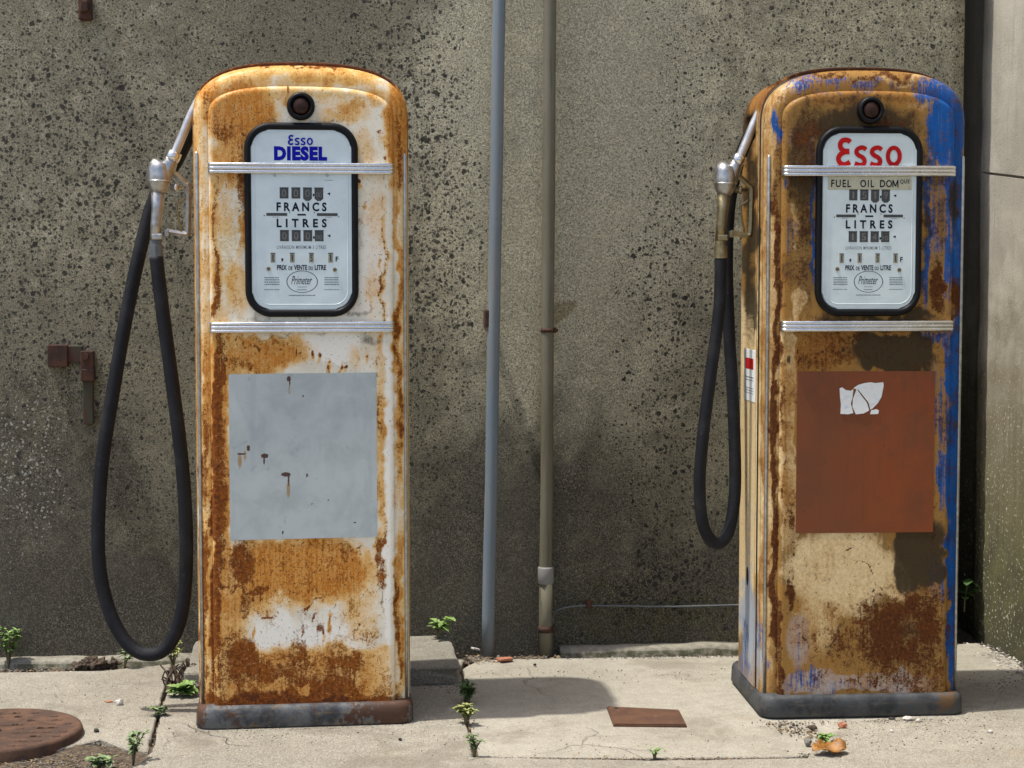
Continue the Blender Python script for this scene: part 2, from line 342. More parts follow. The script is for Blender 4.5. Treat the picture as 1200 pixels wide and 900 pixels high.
def wall_mat():
    n = N('roughcast_wall'); A = n.attr('pat'); B = n.attr('pat2')   # A: tan, low dark, spots   B: white lichen, olive, smear
    big = n.noise(2.2, 6, .6, n.warp(2, .2)); mid = n.noise(18, 6, .65)
    ag = n.voro(310, out='Color'); ad = n.voro(310); q = n.t.nodes.new('ShaderNodeSeparateColor'); n.t.links.new(ag, q.inputs[0])
    fine = n.noise(430, 4, .72)
    c = n.mix(n.ss(n.mad(n.add(mid, -.5), 1.2, A[0]), .2, .8), (.375, .345, .225), (.86, .80, .56))
    c = n.mix(n.mul(n.ss(big, .42, .68, 0, .55), n.ss(A[0], .4, .9, 1, .25)), c, (.25, .228, .155))
    c = n.mix(n.ss(n.mad(n.add(fine, -.5), .9, n.mad(n.add(n.add(n.mul(mid, .7), n.mul(big, .3)), -.5), 1.3, A[1])), .1, .95, 0, .93), c, (.060, .054, .039))
    c = n.mix(n.ss(n.mad(n.add(mid, -.5), 1.6, B[1]), .4, .8, 0, .8), c, (.088, .084, .030))
    c = n.mix(n.ss(n.mad(n.add(mid, -.5), .9, B[2]), .4, .7, 0, .8), c, (.46, .37, .20))
    # sand and pebble grain
    c = n.mix(n.ss(q.outputs[0], .35, .98, 0, .72), c, n.mix(.75, c, (.02, .018, .013))); c = n.mix(n.ss(q.outputs[1], .55, 1.0, 0, .6), c, n.mix(.45, c, (.66, .60, .42)))
    c = n.mix(n.ss(fine, .48, .70, 0, .85), c, n.mix(.82, c, (.012, .011, .009))); c = n.mix(n.ss(fine, .48, .30, 0, .6), c, n.mix(.45, c, (.66, .6, .44)))
    # black lichen blots in four sizes
    wv = n.warp(70, .016)
    for sc, th, k in ((23, .13, 1.0), (36, .17, 1.0), (56, .21, .95), (85, .25, .9), (130, .26, .8)):
        d = n.voro(sc, wv); cc = n.voro(sc, wv, out='Color'); qq = n.t.nodes.new('ShaderNodeSeparateColor'); n.t.links.new(cc, qq.inputs[0])
        size = n.mul(n.math('POWER', qq.outputs[0], 1.5), n.mul(A[2], th*2.5))
        edge = n.math('SUBTRACT', n.mad(n.add(fine, -.5), .12, size), d)
        c = n.mix(n.ss(edge, -.01, .06, 0, .9*k), c, (.018, .0175, .014))
    for sc, th in ((52, .24), (95, .31)):
        d = n.voro(sc, n.warp(90, .012)); cc = n.voro(sc, n.warp(90, .012), out='Color'); qq = n.t.nodes.new('ShaderNodeSeparateColor'); n.t.links.new(cc, qq.inputs[0])
        size = n.mul(n.math('POWER', qq.outputs[1], 2.2), n.mul(B[0], th*1.85))
        edge = n.math('SUBTRACT', n.mad(n.add(fine, -.5), .06, size), d)
        c = n.mix(n.ss(edge, 0, .06, 0, .8), c, (.58, .57, .50))
    h = n.add(n.mul(n.ss(ad, 0, .6), -.7), n.add(n.mul(fine, .5), n.mul(q.outputs[2], .6)))
    return n.out(color=c, rough=.95, normal=n.bump(h, 1.0, .0065))
M['wall'] = wall_mat()
def side_wall_mat():
    n = N('mossy_side_wall'); z = n.sep()[2]; mid = n.noise(9, 6, .65); fine = n.noise(160, 5, .7); st = n.noise(1, 6, .65, n.map((45, 45, 2.2)))
    blot = n.noise(3.5, 6, .65, n.warp(4, .2)); grain = n.noise(230, 5, .72)
    c = n.mix(n.ss(blot, .36, .66), (.54, .505, .415), (.40, .37, .30)); c = n.mix(n.ss(st, .5, .75, 0, .45), c, (.26, .235, .185))
    c = n.mix(n.ss(grain, .5, .72, 0, .6), c, (.15, .135, .105)); c = n.mix(n.ss(n.voro(60), .0, .22, .7, 0), c, (.2, .18, .14))
    low = n.ss(n.mad(n.add(grain, -.5), .5, n.mad(n.add(mid, -.5), 1.3, z)), .55, 1.35, 1, 0)
    c = n.mix(n.mul(low, .9), c, (.20, .17, .10)); c = n.mix(n.mul(n.ss(n.mad(n.add(st, -.5), 1.0, n.mul(z, -1)), -.85, -.1), .9), c, (.105, .105, .032))
    c = n.mix(n.mul(n.ss(n.mad(n.add(mid, -.5), 1.4, n.mul(z, -1)), -.5, .1), .85), c, (.05, .048, .026))
    c = n.mix(n.mul(low, n.ss(n.noise(90, 3, .6), .6, .68)), c, (.6, .58, .48)); c = n.mix(n.ss(fine, .55, .75, 0, .5), c, (.1, .09, .06))
    return n.out(color=c, rough=.95, normal=n.bump(n.add(n.mul(fine, .6), mid), .5, .005))
M['side_wall'] = side_wall_mat()
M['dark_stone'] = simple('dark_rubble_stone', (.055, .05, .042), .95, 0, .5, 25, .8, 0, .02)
def pipe_mat(name, a, b, st):
    n = N(name); s = n.noise(1, 6, .6, n.map((70, 70, 3))); g = n.noise(1, 5, .6, n.map((9, 9, 2))); f = n.noise(180, 4)
    c = n.mix(n.ss(g, .38, .64), a, b); c = n.mix(n.ss(s, .5, .75, 0, .55), c, st); c = n.mix(n.ss(f, .62, .78, 0, .4), c, (.06, .06, .055))
    return n.out(color=c, rough=n.ss(s, .3, .7, .5, .7), spec=.35, normal=n.bump(s, .15, .001))
M['pipe_blue'] = pipe_mat('blue_grey_pipe', (.15, .195, .235), (.19, .21, .215), (.27, .285, .285))
M['pipe_olive'] = pipe_mat('olive_grey_pipe', (.125, .115, .075), (.165, .155, .115), (.07, .064, .04))
M['pipe_grey'] = pipe_mat('pale_grey_collar', (.22, .22, .205), (.17, .17, .155), (.28, .27, .25))
M['stone'] = simple('pale_pebble', (.55, .52, .47), .85, 0, .2, 120, .3)
M['grey_stone'] = simple('grey_pebble', (.20, .19, .17), .9, 0, .3, 120, .3)
M['dark_pebble'] = simple('dark_pebble', (.035, .033, .03), .85, 0, .3, 120, .3)
M['brick'] = simple('broken_brick', (.42, .17, .095), .9, 0, .2, 90, .4)
M['clod'] = simple('dry_soil', (.085, .058, .038), .95, 0, .45, 70, .8, 0, .006)
M['cable'] = simple('grey_cable', (.10, .115, .12), .6, 0, .2, 90, .1)
M['green_iron'] = rusty('green_painted_iron', (.040, .045, .026), (.065, .028, .016), (.12, .05, .022), 90)

# ------------------------------------------------------------------ painting wear onto vertices
def sst(a, b, x):
    t = np.clip((x-a)/(b-a), 0, 1); return t*t*(3-2*t)
def vnoise(x, y, seed):
    T_ = np.random.default_rng(seed).uniform(-1, 1, (256, 256)); xi = np.floor(x).astype(int); yi = np.floor(y).astype(int)
    fx = x-xi; fy = y-yi; fx = fx*fx*(3-2*fx); fy = fy*fy*(3-2*fy); g_ = lambda i, j: T_[(xi+i) % 256, (yi+j) % 256]
    return (g_(0, 0)*(1-fx)+g_(1, 0)*fx)*(1-fy)+(g_(0, 1)*(1-fx)+g_(1, 1)*fx)*fy
def wear(me, px, py, strokes, base=(0, 0, 0, 0, 0, 0), warp=0.0):
    """strokes: (channel, kind, cx, cy, rx, ry, value, softness); value<0 wipes. Channels 0-2 -> pat, 3-5 -> pat2"""
    n = len(px); ch = [np.full(n, float(b)) for b in base]
    if warp > 0:                                                # ragged, not elliptical, outlines
        qx, qy = np.asarray(px), np.asarray(py)
        px = qx+warp*(vnoise(qx/26, qy/34, 1)*1.0+vnoise(qx/9, qy/12, 2)*.6+vnoise(qx/4, qy/5, 3)*.3)
        py = qy+warp*1.5*(vnoise(qx/22, qy/30, 4)*1.0+vnoise(qx/8, qy/11, 5)*.6+vnoise(qx/4, qy/5, 6)*.3)
    for (c, k, cx, cy, rx, ry, v, s) in strokes:
        dx, dy = (px-cx)/rx, (py-cy)/ry
        r = np.sqrt(dx*dx+dy*dy) if k == 'e' else np.maximum(np.abs(dx), np.abs(dy)) if k == 'b' else (dx**4+dy**4)**.25
        f = 1-sst(1-s, 1+s, r)
        ch[c] = np.maximum(ch[c], v*f) if v >= 0 else ch[c]*(1+v*f)
    for nm, i in (('pat', 0), ('pat2', 3)):
        a = me.attributes.new(nm, 'FLOAT_COLOR', 'POINT')
        buf = np.ones((n, 4), np.float32)
        for j in range(3): buf[:, j] = ch[i+j]
        a.data.foreach_set('color', buf.ravel())
def co_of(me):
    a = np.empty(len(me.vertices)*3); me.vertices.foreach_get('co', a); return a.reshape(-1, 3)

# ------------------------------------------------------------------ the setting
SITE = R(6.0)                                   # the wall is turned this much against the camera
UX = Vector((math.cos(SITE), math.sin(SITE), 0)); UB = Vector((-math.sin(SITE), math.cos(SITE), 0))   # along the wall, into the wall
W0 = Vector((0, 5.318, 0))
SITE_M = Matrix.Translation(W0) @ Matrix.Rotation(SITE, 4, 'Z')
def site(px, py, z=0.0):
    p = SITE_M.inverted() @ ground(px, py, z); return p.x, p.y
def wallpt(px, py, off=0.0): return on_plane(px, py, W0, SITE, off)

bm = bmesh.new(); bmesh.ops.create_grid(bm, x_segments=2, y_segments=2, size=600)
g = obj('ground', bm, M['dirt']); g.location.z = -.020; tag(g, kind='structure')

def slab(name, poly, mat, z=0.0, th=.06, jit=.004):
    """pavement slab from (x, y) ground polygon with slightly ragged edges"""
    pts = []
    n = len(poly)
    for i in range(n):
        a = Vector(poly[i]); b = Vector(poly[(i+1) % n]); L = (b-a).length; k = max(1, min(60, int(L/.035)))
        nrm = Vector((-(b-a).y, (b-a).x)).normalized()
        for j in range(k):
            p = a.lerp(b, j/k)
            if j: p = p+nrm*(mnoise.noise(Vector((p.x*14, p.y*14, 3)))*jit*1.6+mnoise.noise(Vector((p.x*60, p.y*60, 9)))*jit*.8)
            pts.append(p)
    bm = bmesh.new(); vs = [bm.verts.new((p.x, p.y, z)) for p in pts]
    f = bm.faces.new(vs); f.normal_update()
    if f.normal.z < 0: f.normal_flip()
    r = bmesh.ops.extrude_face_region(bm, geom=[f])
    for v in r['geom']:
        if isinstance(v, bmesh.types.BMVert): v.co.z -= th
    recalc(bm)
    top = [e for e in bm.edges if all(abs(v.co.z-z) < 1e-6 for v in e.verts)]
    bmesh.ops.bevel(bm, geom=top, offset=.003, segments=1, affect='EDGES')
    bmesh.ops.triangulate(bm, faces=[f for f in bm.faces if len(f.verts) > 4])
    return tag(obj(name, bm, mat), kind='structure')
def G(px, py): p = ground(px, py); return (p.x, p.y)
def V2(p, dx=0, dy=0): return (p[0]+dx, p[1]+dy)
# joint lines on the ground: A left of the left pump, B right of it, C in front of the middle slab
A = [G(203, 778), G(192, 815), G(186, 838), G(176, 880)]
A.append((A[3][0]-.05, A[3][1]-.45)); A.append((A[4][0]-.12, -3))
B = [G(540, 782), G(545, 806), G(549, 850), G(557, 886)]
Cc = [G(557, 887), G(760, 889), G(945, 886)]
back_l = [(-7, 4.55), (-1.55, 5.10), ] 
gap = .006
slab('pavement', [(-9, 4.36), G(0, 788), G(120, 786), V2(A[0], -gap)]+[V2(p, -gap) for p in A[1:4]]+[G(150, 878), G(118, 866), G(60, 880), G(0, 888), (-9, 3.6)], M['pave'])
slab('pavement', [V2(A[0], gap)]+[G(226, 772), (-.14, 5.22), V2(B[0], -gap), V2(B[1], -gap), V2(B[2], -gap), V2(B[3], -gap*.6, -.01), V2(Cc[1], 0, -.016), V2(Cc[2], 0, -.016), G(960, 868), G(996, 846), G(1160, 829), G(1178, 802), (1.56, 5.0), (1.75, 3.0), (1.75, -3), V2(A[5], gap), V2(A[4], gap), V2(A[3], gap), V2(A[2], gap), V2(A[1], gap)], M['pave'])
slab('pavement', [V2(B[0], gap), G(560, 772), G(650, 770), G(868, 767), G(1145, 752), G(1190, 772), G(1215, 800), G(1215, 835), G(1002, 850), G(965, 870), V2(Cc[2], 0, .016), V2(Cc[1], 0, .016), V2(Cc[0], gap*1.2, .016), V2(B[2], gap), V2(B[1], gap)], M['pave_smooth'], z=-.004)
slab('pavement', [(-9, 3.55), G(0, 935), G(140, 925), (A[3][0]-.06, A[3][1]-.35), (A[4][0]-.10, -3), (-9, -3)], M['pave'], z=.002)

# bumpy soil filling the broken corner at the front left
bm = bmesh.new(); bmesh.ops.create_grid(bm, x_segments=90, y_segments=70, size=.5)
sc_ = ground(80, 890)
for v in bm.verts:
    q = Vector((v.co.x*1.1+sc_.x-.05, v.co.y*.62+sc_.y-.17, 0)); h_ = mnoise.noise(q*7)*.010+mnoise.noise(q*26)*.006+mnoise.noise(q*80)*.003
    v.co = Vector((q.x, q.y, -.009+h_))
tag(obj('soil', bm, M['dirt'], smooth=True), kind='structure')

# --- the long building wall
def grid_wall(name, x0, x1, z0, z1, step, mat):
    nx = int((x1-x0)/step)+1; nz = int((z1-z0)/step)+1
    X, Z = np.meshgrid(np.linspace(x0, x1, nx), np.linspace(z0, z1, nz))
    V = np.stack([X.ravel(), np.zeros(X.size), Z.ravel()], 1)
    for i, (x, y, z) in enumerate(V):
        V[i, 1] = mnoise.noise(Vector((x*3, 0, z*3)))*.004+mnoise.noise(Vector((x*12, 5, z*12)))*.0025
    V[:, 1][np.isclose(V[:, 0], x1)] += .006
    F = [(j*nx+i, j*nx+i+1, (j+1)*nx+i+1, (j+1)*nx+i) for j in range(nz-1) for i in range(nx-1)]
    return V, F, nx, nz
EDGE = wallpt(1127, 300)[0]
V, F, nx, nz = grid_wall('w', -5.5, EDGE, -.05, 3.6, .045, None)
n0 = len(V); D = 1.6
bk = [(-5.5, D, -.05), (EDGE, D, -.05), (EDGE, D, 3.6), (-5.5, D, 3.6)]
V2_ = np.vstack([V, np.array(bk)])
right = [j*nx+nx-1 for j in range(nz)]; left = [j*nx for j in range(nz)]; top = [(nz-1)*nx+i for i in range(nx)]
F2 = F+[tuple([n0+1, n0+2]+right[::-1]), tuple(left+[n0+3, n0]), tuple(top+[n0+2, n0+3])]
me = bpy.data.meshes.new('building_wall'); me.from_pydata(V2_.tolist(), [], [tuple(int(i) for i in f) for f in F2]); me.update()
wallo = link('building_wall', me, M['wall']); wallo.matrix_world = SITE_M
for p in me.polygons[:len(F)]: p.use_smooth = True
wp = (np.array(SITE_M.to_3x3()) @ co_of(me).T).T+np.array(W0)
px, py = project(wp)
WS = [  # channels: 0 tan, 1 dark foot, 2 black blots, 3 white lichen, 4 olive, 5 smear
    (0, 'e', 665, 150, 190, 400, 1.0, .55), (0, 'e', 770, 330, 90, 160, .45, .7), (0, 'e', 60, 160, 240, 260, .42, .7), (0, 'e', 470, 300, 90, 250, .3, .7), (0, 'e', 1000, 30, 260, 130, .5, .6),
    (1, 'b', 600, 900, 2500, 310, .95, .45), (1, 'e', 780, 480, 110, 140, .35, .7),
    (2, 'b', 600, 300, 2500, 420, .62, .3), (2, 'e', 470, 250, 120, 300, .95, .5), (2, 'e', 60, 250, 230, 260, .85, .5), (2, 'e', 640, 250, 75, 500, -.93, .5), (2, 'e', 700, 160, 60, 300, -.75, .6), (2, 'e', 600, 470, 40, 120, .5, .5), (2, 'e', 790, 430, 60, 260, .8, .5), (2, 'e', 1000, 40, 200, 70, .7, .5), (2, 'b', 600, 720, 2500, 80, -.75, .4), (2, 'e', 790, 690, 90, 60, .95, .5), (2, 'e', 720, 740, 90, 18, .7, .5), (2, 'e', 755, 520, 70, 50, .7, .6), (2, 'e', 505, 540, 40, 60, .8, .5), (1, 'e', 620, 590, 190, 120, .85, .95), (1, 'e', 50, 560, 160, 110, .8, .9),
    (3, 'e', 30, 560, 75, 90, 1.0, .6), (3, 'e', 0, 640, 60, 90, .8, .6), (3, 'b', 600, 300, 2500, 330, .3, .4), (3, 'e', 640, 250, 90, 500, -.9, .4), (3, 'e', 750, 560, 100, 80, .35, .6),
    (4, 'e', 40, 470, 120, 120, .45, .6), (4, 'e', 760, 720, 150, 40, .7, .6), (4, 'e', 760, 540, 140, 110, .35, .7), (4, 'e', 500, 620, 90, 140, .3, .6),
    (5, 'e', 656, 382, 11, 30, 1.0, .4), (5, 'e', 622, 392, 8, 24, .8, .5),
]
wear(me, px, py, WS, warp=22.0)
tag(wallo, 'long grey roughcast wall covered in black lichen spots behind the pumps', 'wall')

# --- the side wall at the right, its stone recess and the footing strip
RW0 = SITE_M.inverted() @ Vector((1.528, 5.547, 0))         # far visible corner of its face, site frame
bm = bmesh.new()
fx = RW0.x
nseg = 30; prof = []                                            # plan profile: rounded arris near the far end
ys = np.concatenate([[1.55], np.linspace(.30, .10, 5), np.linspace(.09, -3.4, 60)])
zs = np.concatenate([np.linspace(-.05, 1.55, 36), [1.5755, 1.5762, 1.5838, 1.5845], np.linspace(1.61, 3.6, 40)])
rows = []
for z in zs:
    row = []
    for y in ys:
        d = .0
        if 1.576 < z < 1.584 and y < .06: d = .014
        d += mnoise.noise(Vector((y*6, z*6, 1)))*.004+mnoise.noise(Vector((y*22, z*22, 1)))*.003*(1.6 if z < 1.1 else .4)
        if y > .12: d += .02
        zz = z-(0 if z < .3 else .075*min(1, (z-.3)/.8)*(1 if z < 2.2 else max(0, (3-z)/.8)))+y*.11*max(0, 1-abs(z-1.58)/.5)
        row.append(bm.verts.new((fx+d, y, zz)))
    rows.append(row)
for j in range(len(zs)-1):
    for i in range(len(ys)-1): bm.faces.new((rows[j][i], rows[j][i+1], rows[j+1][i+1], rows[j+1][i]))
for f in bm.faces: f.smooth = not (1.45 < f.calc_center_median().z < 1.66 and f.calc_area() < .002)
b0 = [bm.verts.new((fx+.5, y, z)) for (y, z) in ((1.55, -.05), (-3.4, -.05), (-3.4, 3.6), (1.55, 3.6))]
bm.faces.new([r[-1] for r in rows]+[b0[2], b0[1]]); bm.faces.new(rows[-1]+[b0[2], b0[3]]); bm.faces.new([r[0] for r in rows][::-1]+[b0[0], b0[3]])
bm.faces.new(b0)
recalc(bm)
sw = obj('side_wall', bm, M['side_wall']); sw.matrix_world = SITE_M
tag(sw, 'pale side wall with green moss on its lower half at the right edge', 'wall')
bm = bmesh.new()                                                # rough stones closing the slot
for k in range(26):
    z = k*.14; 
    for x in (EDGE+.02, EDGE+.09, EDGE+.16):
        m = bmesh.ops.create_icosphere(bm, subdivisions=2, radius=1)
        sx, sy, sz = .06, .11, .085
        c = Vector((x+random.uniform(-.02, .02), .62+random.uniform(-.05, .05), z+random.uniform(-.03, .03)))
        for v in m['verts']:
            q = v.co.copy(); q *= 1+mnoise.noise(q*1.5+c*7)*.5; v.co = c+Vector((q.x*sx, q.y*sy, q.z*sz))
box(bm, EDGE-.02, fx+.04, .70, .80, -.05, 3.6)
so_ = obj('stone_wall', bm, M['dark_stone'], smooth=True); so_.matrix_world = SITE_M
tag(so_, 'dark rubble stones closing the narrow gap beside the side wall', 'wall')

def strip(x0, x1, h, d, lab):
    bm = bmesh.new(); n = max(2, int((x1-x0)/.03)); prev = None
    for i in range(n+1):
        x = x0+(x1-x0)*i/n; hh = h+mnoise.noise(Vector((x*9, 0, 1)))*.006; dd = d+mnoise.noise(Vector((x*7, 4, 1)))*.012+mnoise.noise(Vector((x*31, 4, 1)))*.006
        c = [bm.verts.new(p) for p in ((x, .02, -.04), (x, .02, hh+.004), (x, -dd*.6, hh), (x, -dd+.008, hh-.004), (x, -dd, hh-.012), (x, -dd-.004, -.04))]
        if prev:
            for k in range(5): bm.faces.new((prev[k], prev[k+1], c[k+1], c[k]))
        else: bm.faces.new(c)
        prev = c
    bm.faces.new(prev[::-1]); recalc(bm)
    o = obj('wall_footing', bm, M['strip'], smooth=True); o.matrix_world = SITE_M
    return tag(o, lab, 'footing')
strip(wallpt(655, 760)[0], EDGE-.01, .012, .045, 'mossy concrete footing strip along the wall between the pipe and right pump')
strip(-5.0, wallpt(226, 770)[0], .014, .045, 'low concrete footing strip along the wall behind the hanging left hose')

# concrete block behind the left pump
x1, y0 = site(540, 783, .055); x0, _ = site(226, 760, .055)
bm = bmesh.new(); box(bm, x0, x1, -.44, -.012, -.05, .058, .008, 2)
bmesh.ops.subdivide_edges(bm, edges=bm.edges[:], cuts=6, use_grid_fill=True)
for v in bm.verts:
    q = v.co; k = mnoise.noise(q*18)*.004+mnoise.noise(q*45)*.003
    if q.x > x1-.06 and q.y < -.36 and q.z < .045: k -= .022*(1+mnoise.noise(q*30))
    v.co = q+Vector((k, -k*.8, k*.5))
o = obj('concrete_block', bm, M['block'], smooth=False); o.matrix_world = SITE_M
tag(o, 'low rough concrete block between the left pump and the wall', 'block')

# ------------------------------------------------------------------ pipes on the wall
def pipe_thing(name, lab, top_px, bot_px, rad, mat, off):
    xt, _ = wallpt(top_px[0], top_px[1], -off); xb, _ = wallpt(bot_px[0], bot_px[1], -off)
    z1 = wallpt(*top_px, -off)[1]; z0 = wallpt(*bot_px, -off)[1]
    k = (xt-xb)/(z1-z0); zt = 3.3
    P = lambda z: Vector((xb+(z-z0)*k, -off, z))
    loc = SITE_M @ P(0.0)
    t = thing(name, lab, 'pipe', loc, SITE, 'pipes running up the wall')
    bm = bmesh.new(); Q = [P(z)-P(0.0) for z in np.linspace(-.03, zt, 24)]
    Q = [q+Vector((mnoise.noise(Vector((0, i*.35, rad*99)))*.0025, 0, 0)) for i, q in enumerate(Q)]
    tube(bm, Q, rad, 28); recalc(bm); obj('pipe', bm, mat, t, True)
    return t, (lambda z: P(z)-P(0.0))
def clamp(t, p, rad, w, ear=1, back=.05):
    bm = bmesh.new(); tube(bm, [p+Vector((0, 0, -w/2)), p+Vector((0, 0, w/2))], rad+.0025, 24)
    box(bm, p.x+ear*(rad-.004)-.007, p.x+ear*(rad-.004)+.011, p.y-.006, p.y+back, p.z-w*.7, p.z+w*.7, .002)
    tube(bm, [p+Vector((ear*(rad+.006), -.012, 0)), p+Vector((ear*(rad+.006), .012, 0))], .006, 8)
    recalc(bm); obj('clamp', bm, M['rust'], t, True)
RP = .0198
t1, P1 = pipe_thing('drain_pipe', 'blue grey pipe, the left one of two running up the wall', (585, 4), (572, 760), RP, M['pipe_blue'], .045)
zc = wallpt(570, 373, -.045)[1]
bm = bmesh.new(); p = P1(zc); box(bm, p.x-RP-.009, p.x-RP+.006, p.y-.012, p.y+.045, p.z-.026, p.z+.026, .004); obj('clamp', bm, M['rust'], t1)
t2, P2 = pipe_thing('drain_pipe', 'olive grey pipe with a thick pale collar near its foot', (644.5, 4), (639, 764), RP, M['pipe_olive'], .05)
clamp(t2, P2(wallpt(640, 387, -.05)[1]), RP, .012, 1, .05)
clamp(t2, P2(wallpt(639, 737, -.05)[1]), RP, .020, 1, .05)
p = P2(wallpt(638, 674, -.05)[1]); bm = bmesh.new()
tube(bm, [p+Vector((0, 0, z)) for z in (-.027, -.026, -.024, .022, .026, .027)], [RP+.001, RP+.004, RP+.0055, RP+.0055, RP+.004, RP+.001], 28); recalc(bm)
obj('collar', bm, M['pipe_grey'], t2, True)
bm = bmesh.new(); p = P2(.30)                                   # lower length in paler grey
tube(bm, [p+Vector((0, 0, -.31)), P2(wallpt(638, 674, -.05)[1])], RP+.0012, 28); recalc(bm); obj('lower_pipe', bm, M['pipe_olive'], t2, True)

# thin cable along the wall foot
cz = []
for (x, y) in ((648, 770), (647, 745), (649, 722), (656, 714), (680, 710), (720, 710), (780, 711), (830, 710), (870, 709), (930, 708)):
    a, z = wallpt(x, y, -.012); cz.append((a, -.012, z))
bm = bmesh.new(); tube(bm, smooth_path(cz, 6), .0032, 8); recalc(bm)
t = thing('cable', 'thin grey cable running along the wall foot between pipe and right pump', 'cable'); t.matrix_world = SITE_M
obj('wire', bm, M['cable'], t, True)
a, z = wallpt(690, 708, -.012); bm = bmesh.new(); box(bm, a-.009, a+.009, -.020, .006, z-.010, z+.013, .003); obj('clip', bm, M['rust'], t)

# rusty bracket and stub on the wall, left
def wpx(x, y): return wallpt(x, y, -.01)
t = thing('wall_bracket', 'rusty iron latch bracket fixed to the wall left of the hanging hose', 'bracket'); t.matrix_world = SITE_M
def plate(x0, y0, x1, y1, ya, yb, nm, mat, bev=.003):
    a, z1 = wpx(x0, y0); b, z0 = wpx(x1, y1); bm = bmesh.new(); box(bm, a, b, ya, yb, z0, z1, bev)
    return obj(nm, bm, mat, t)
plate(56, 404, 80, 430, -.022, .01, 'socket', M['rust']); plate(78, 405, 97, 425, -.012, .01, 'bar', M['green_iron'])
plate(95, 411, 111, 446, -.030, .01, 'strap', M['rust']); plate(97, 444, 110, 497, -.022, .01, 'hasp', M['green_iron'])
a, z = wpx(101, 417); bm = bmesh.new(); tube(bm, [(a, -.042, z), (a, .0, z)], .011, 6); recalc(bm); obj('bolt', bm, M['rust'], t)
plate(96, 432, 112, 446, -.034, .0, 'collar', M['rust'])
t = thing('iron_stub', 'short rusty iron stub sticking out of the wall at the upper left', 'iron stub'); t.matrix_world = SITE_M
a, z1 = wpx(92, -6); b, z0 = wpx(108, 24); bm = bmesh.new(); box(bm, a, b, -.03, .01, z0, z1, .006); box(bm, a+.008, b-.008, -.045, -.02, z0+.02, z1-.02, .004)
for v in bm.verts: v.co += Vector((mnoise.noise(v.co*40), 0, mnoise.noise(v.co*40+Vector((5, 5, 5)))))*.004
obj('iron', bm, M['rust'], t)

# ------------------------------------------------------------------ pumps
def arch_outline_z(x, hw, zs, a, n): return zs+a*np.maximum(0, 1-np.abs(x/hw)**n)**(1/n)
def arch_body(hw, zb, zs, zt, n, y0, r, yb, step=.005, ysteps=6, dish=0.0, back=False):
    a = zt-zs
    e = np.array([0, 2e-6, 2e-5, 1e-4, 3e-4, 7e-4, .0013, .002, .003, .0045, .0065, .009, .012, .0155, .0195, .024])
    inner = np.linspace(-(hw-.029), hw-.029, int((hw-.029)*2/step))
    X = np.concatenate([-hw+e, inner, (hw-e)[::-1]])
    ed = np.array([.0006, .0015, .003, .005, .008, .012, .017, .023, .030])
    H = zs-zb
    tt = np.concatenate([[0], np.linspace(.006/H, 1-.04/H, int(H/step)), 1-ed[::-1]/H, [1.0]])
    ZT = arch_outline_z(X, hw, zs, a, n)
    nx, nt = len(X), len(tt)
    Z = zb+(ZT[None, :]-zb)*tt[:, None]; XX = np.broadcast_to(X[None, :], Z.shape)
    xs = np.concatenate([np.linspace(-hw, -hw+.03, 160)**1, np.linspace(-hw+.03, hw-.03, 160), np.linspace(hw-.03, hw, 160)])
    ph = np.linspace(0, math.pi, 500); ox = hw*np.sign(np.cos(ph))*np.abs(np.cos(ph))**(2/n); oz = zs+a*np.abs(np.sin(ph))**(2/n)
    d = np.minimum(XX+hw, hw-XX)
    dm = np.full(Z.shape, 9.0)
    for q in range(0, 500, 1):
        np.minimum(dm, np.hypot(XX-ox[q], Z-oz[q]), out=dm)
    d = np.where(Z > zs, dm, np.minimum(d, np.where(Z > zs-.08, dm, 9)))
    dd = np.clip(r-d, 0, r)
    Y = y0+r-np.sqrt(np.maximum(r*r-dd*dd, 0))
    # boundary vertices sit on the fillet's start
    V = np.stack([XX, Y, Z], -1).reshape(-1, 3).copy()
    idx = np.arange(nx*nt).reshape(nt, nx)
    ring = list(idx[:, 0])+list(idx[-1, 1:-1])+list(idx[::-1, -1])
    V[ring, 1] = y0+r
    F = [(idx[j, i], idx[j, i+1], idx[j+1, i+1], idx[j+1, i]) for j in range(nt-1) for i in range(nx-1)]
    prev = ring; base = V[ring]; off = len(V); add = []
    for yk in np.linspace(y0+r, yb, ysteps+1)[1:]:
        b = base.copy(); b[:, 1] = yk; add.append(b)
        cur = list(range(off, off+len(ring))); off += len(ring)
        F += [(prev[k+1], prev[k], cur[k], cur[k+1]) for k in range(len(ring)-1)]
        prev = cur
    V = np.vstack([V]+add)
    if back: F.append(tuple(prev))
    return V, [tuple(int(i) for i in f) for f in F]

def plan_rrect(hw, y0, y1, r, seg=8):
    out = []
    for (sx, y, a0) in ((1, y1-r, 0), (-1, y1-r, 90), (-1, y0+r, 180), (1, y0+r, 270)):
        for k in range(seg+1):
            a = R(a0+90*k/seg); out.append((sx*(hw-r)+r*math.cos(a), y+r*math.sin(a)))
    return out

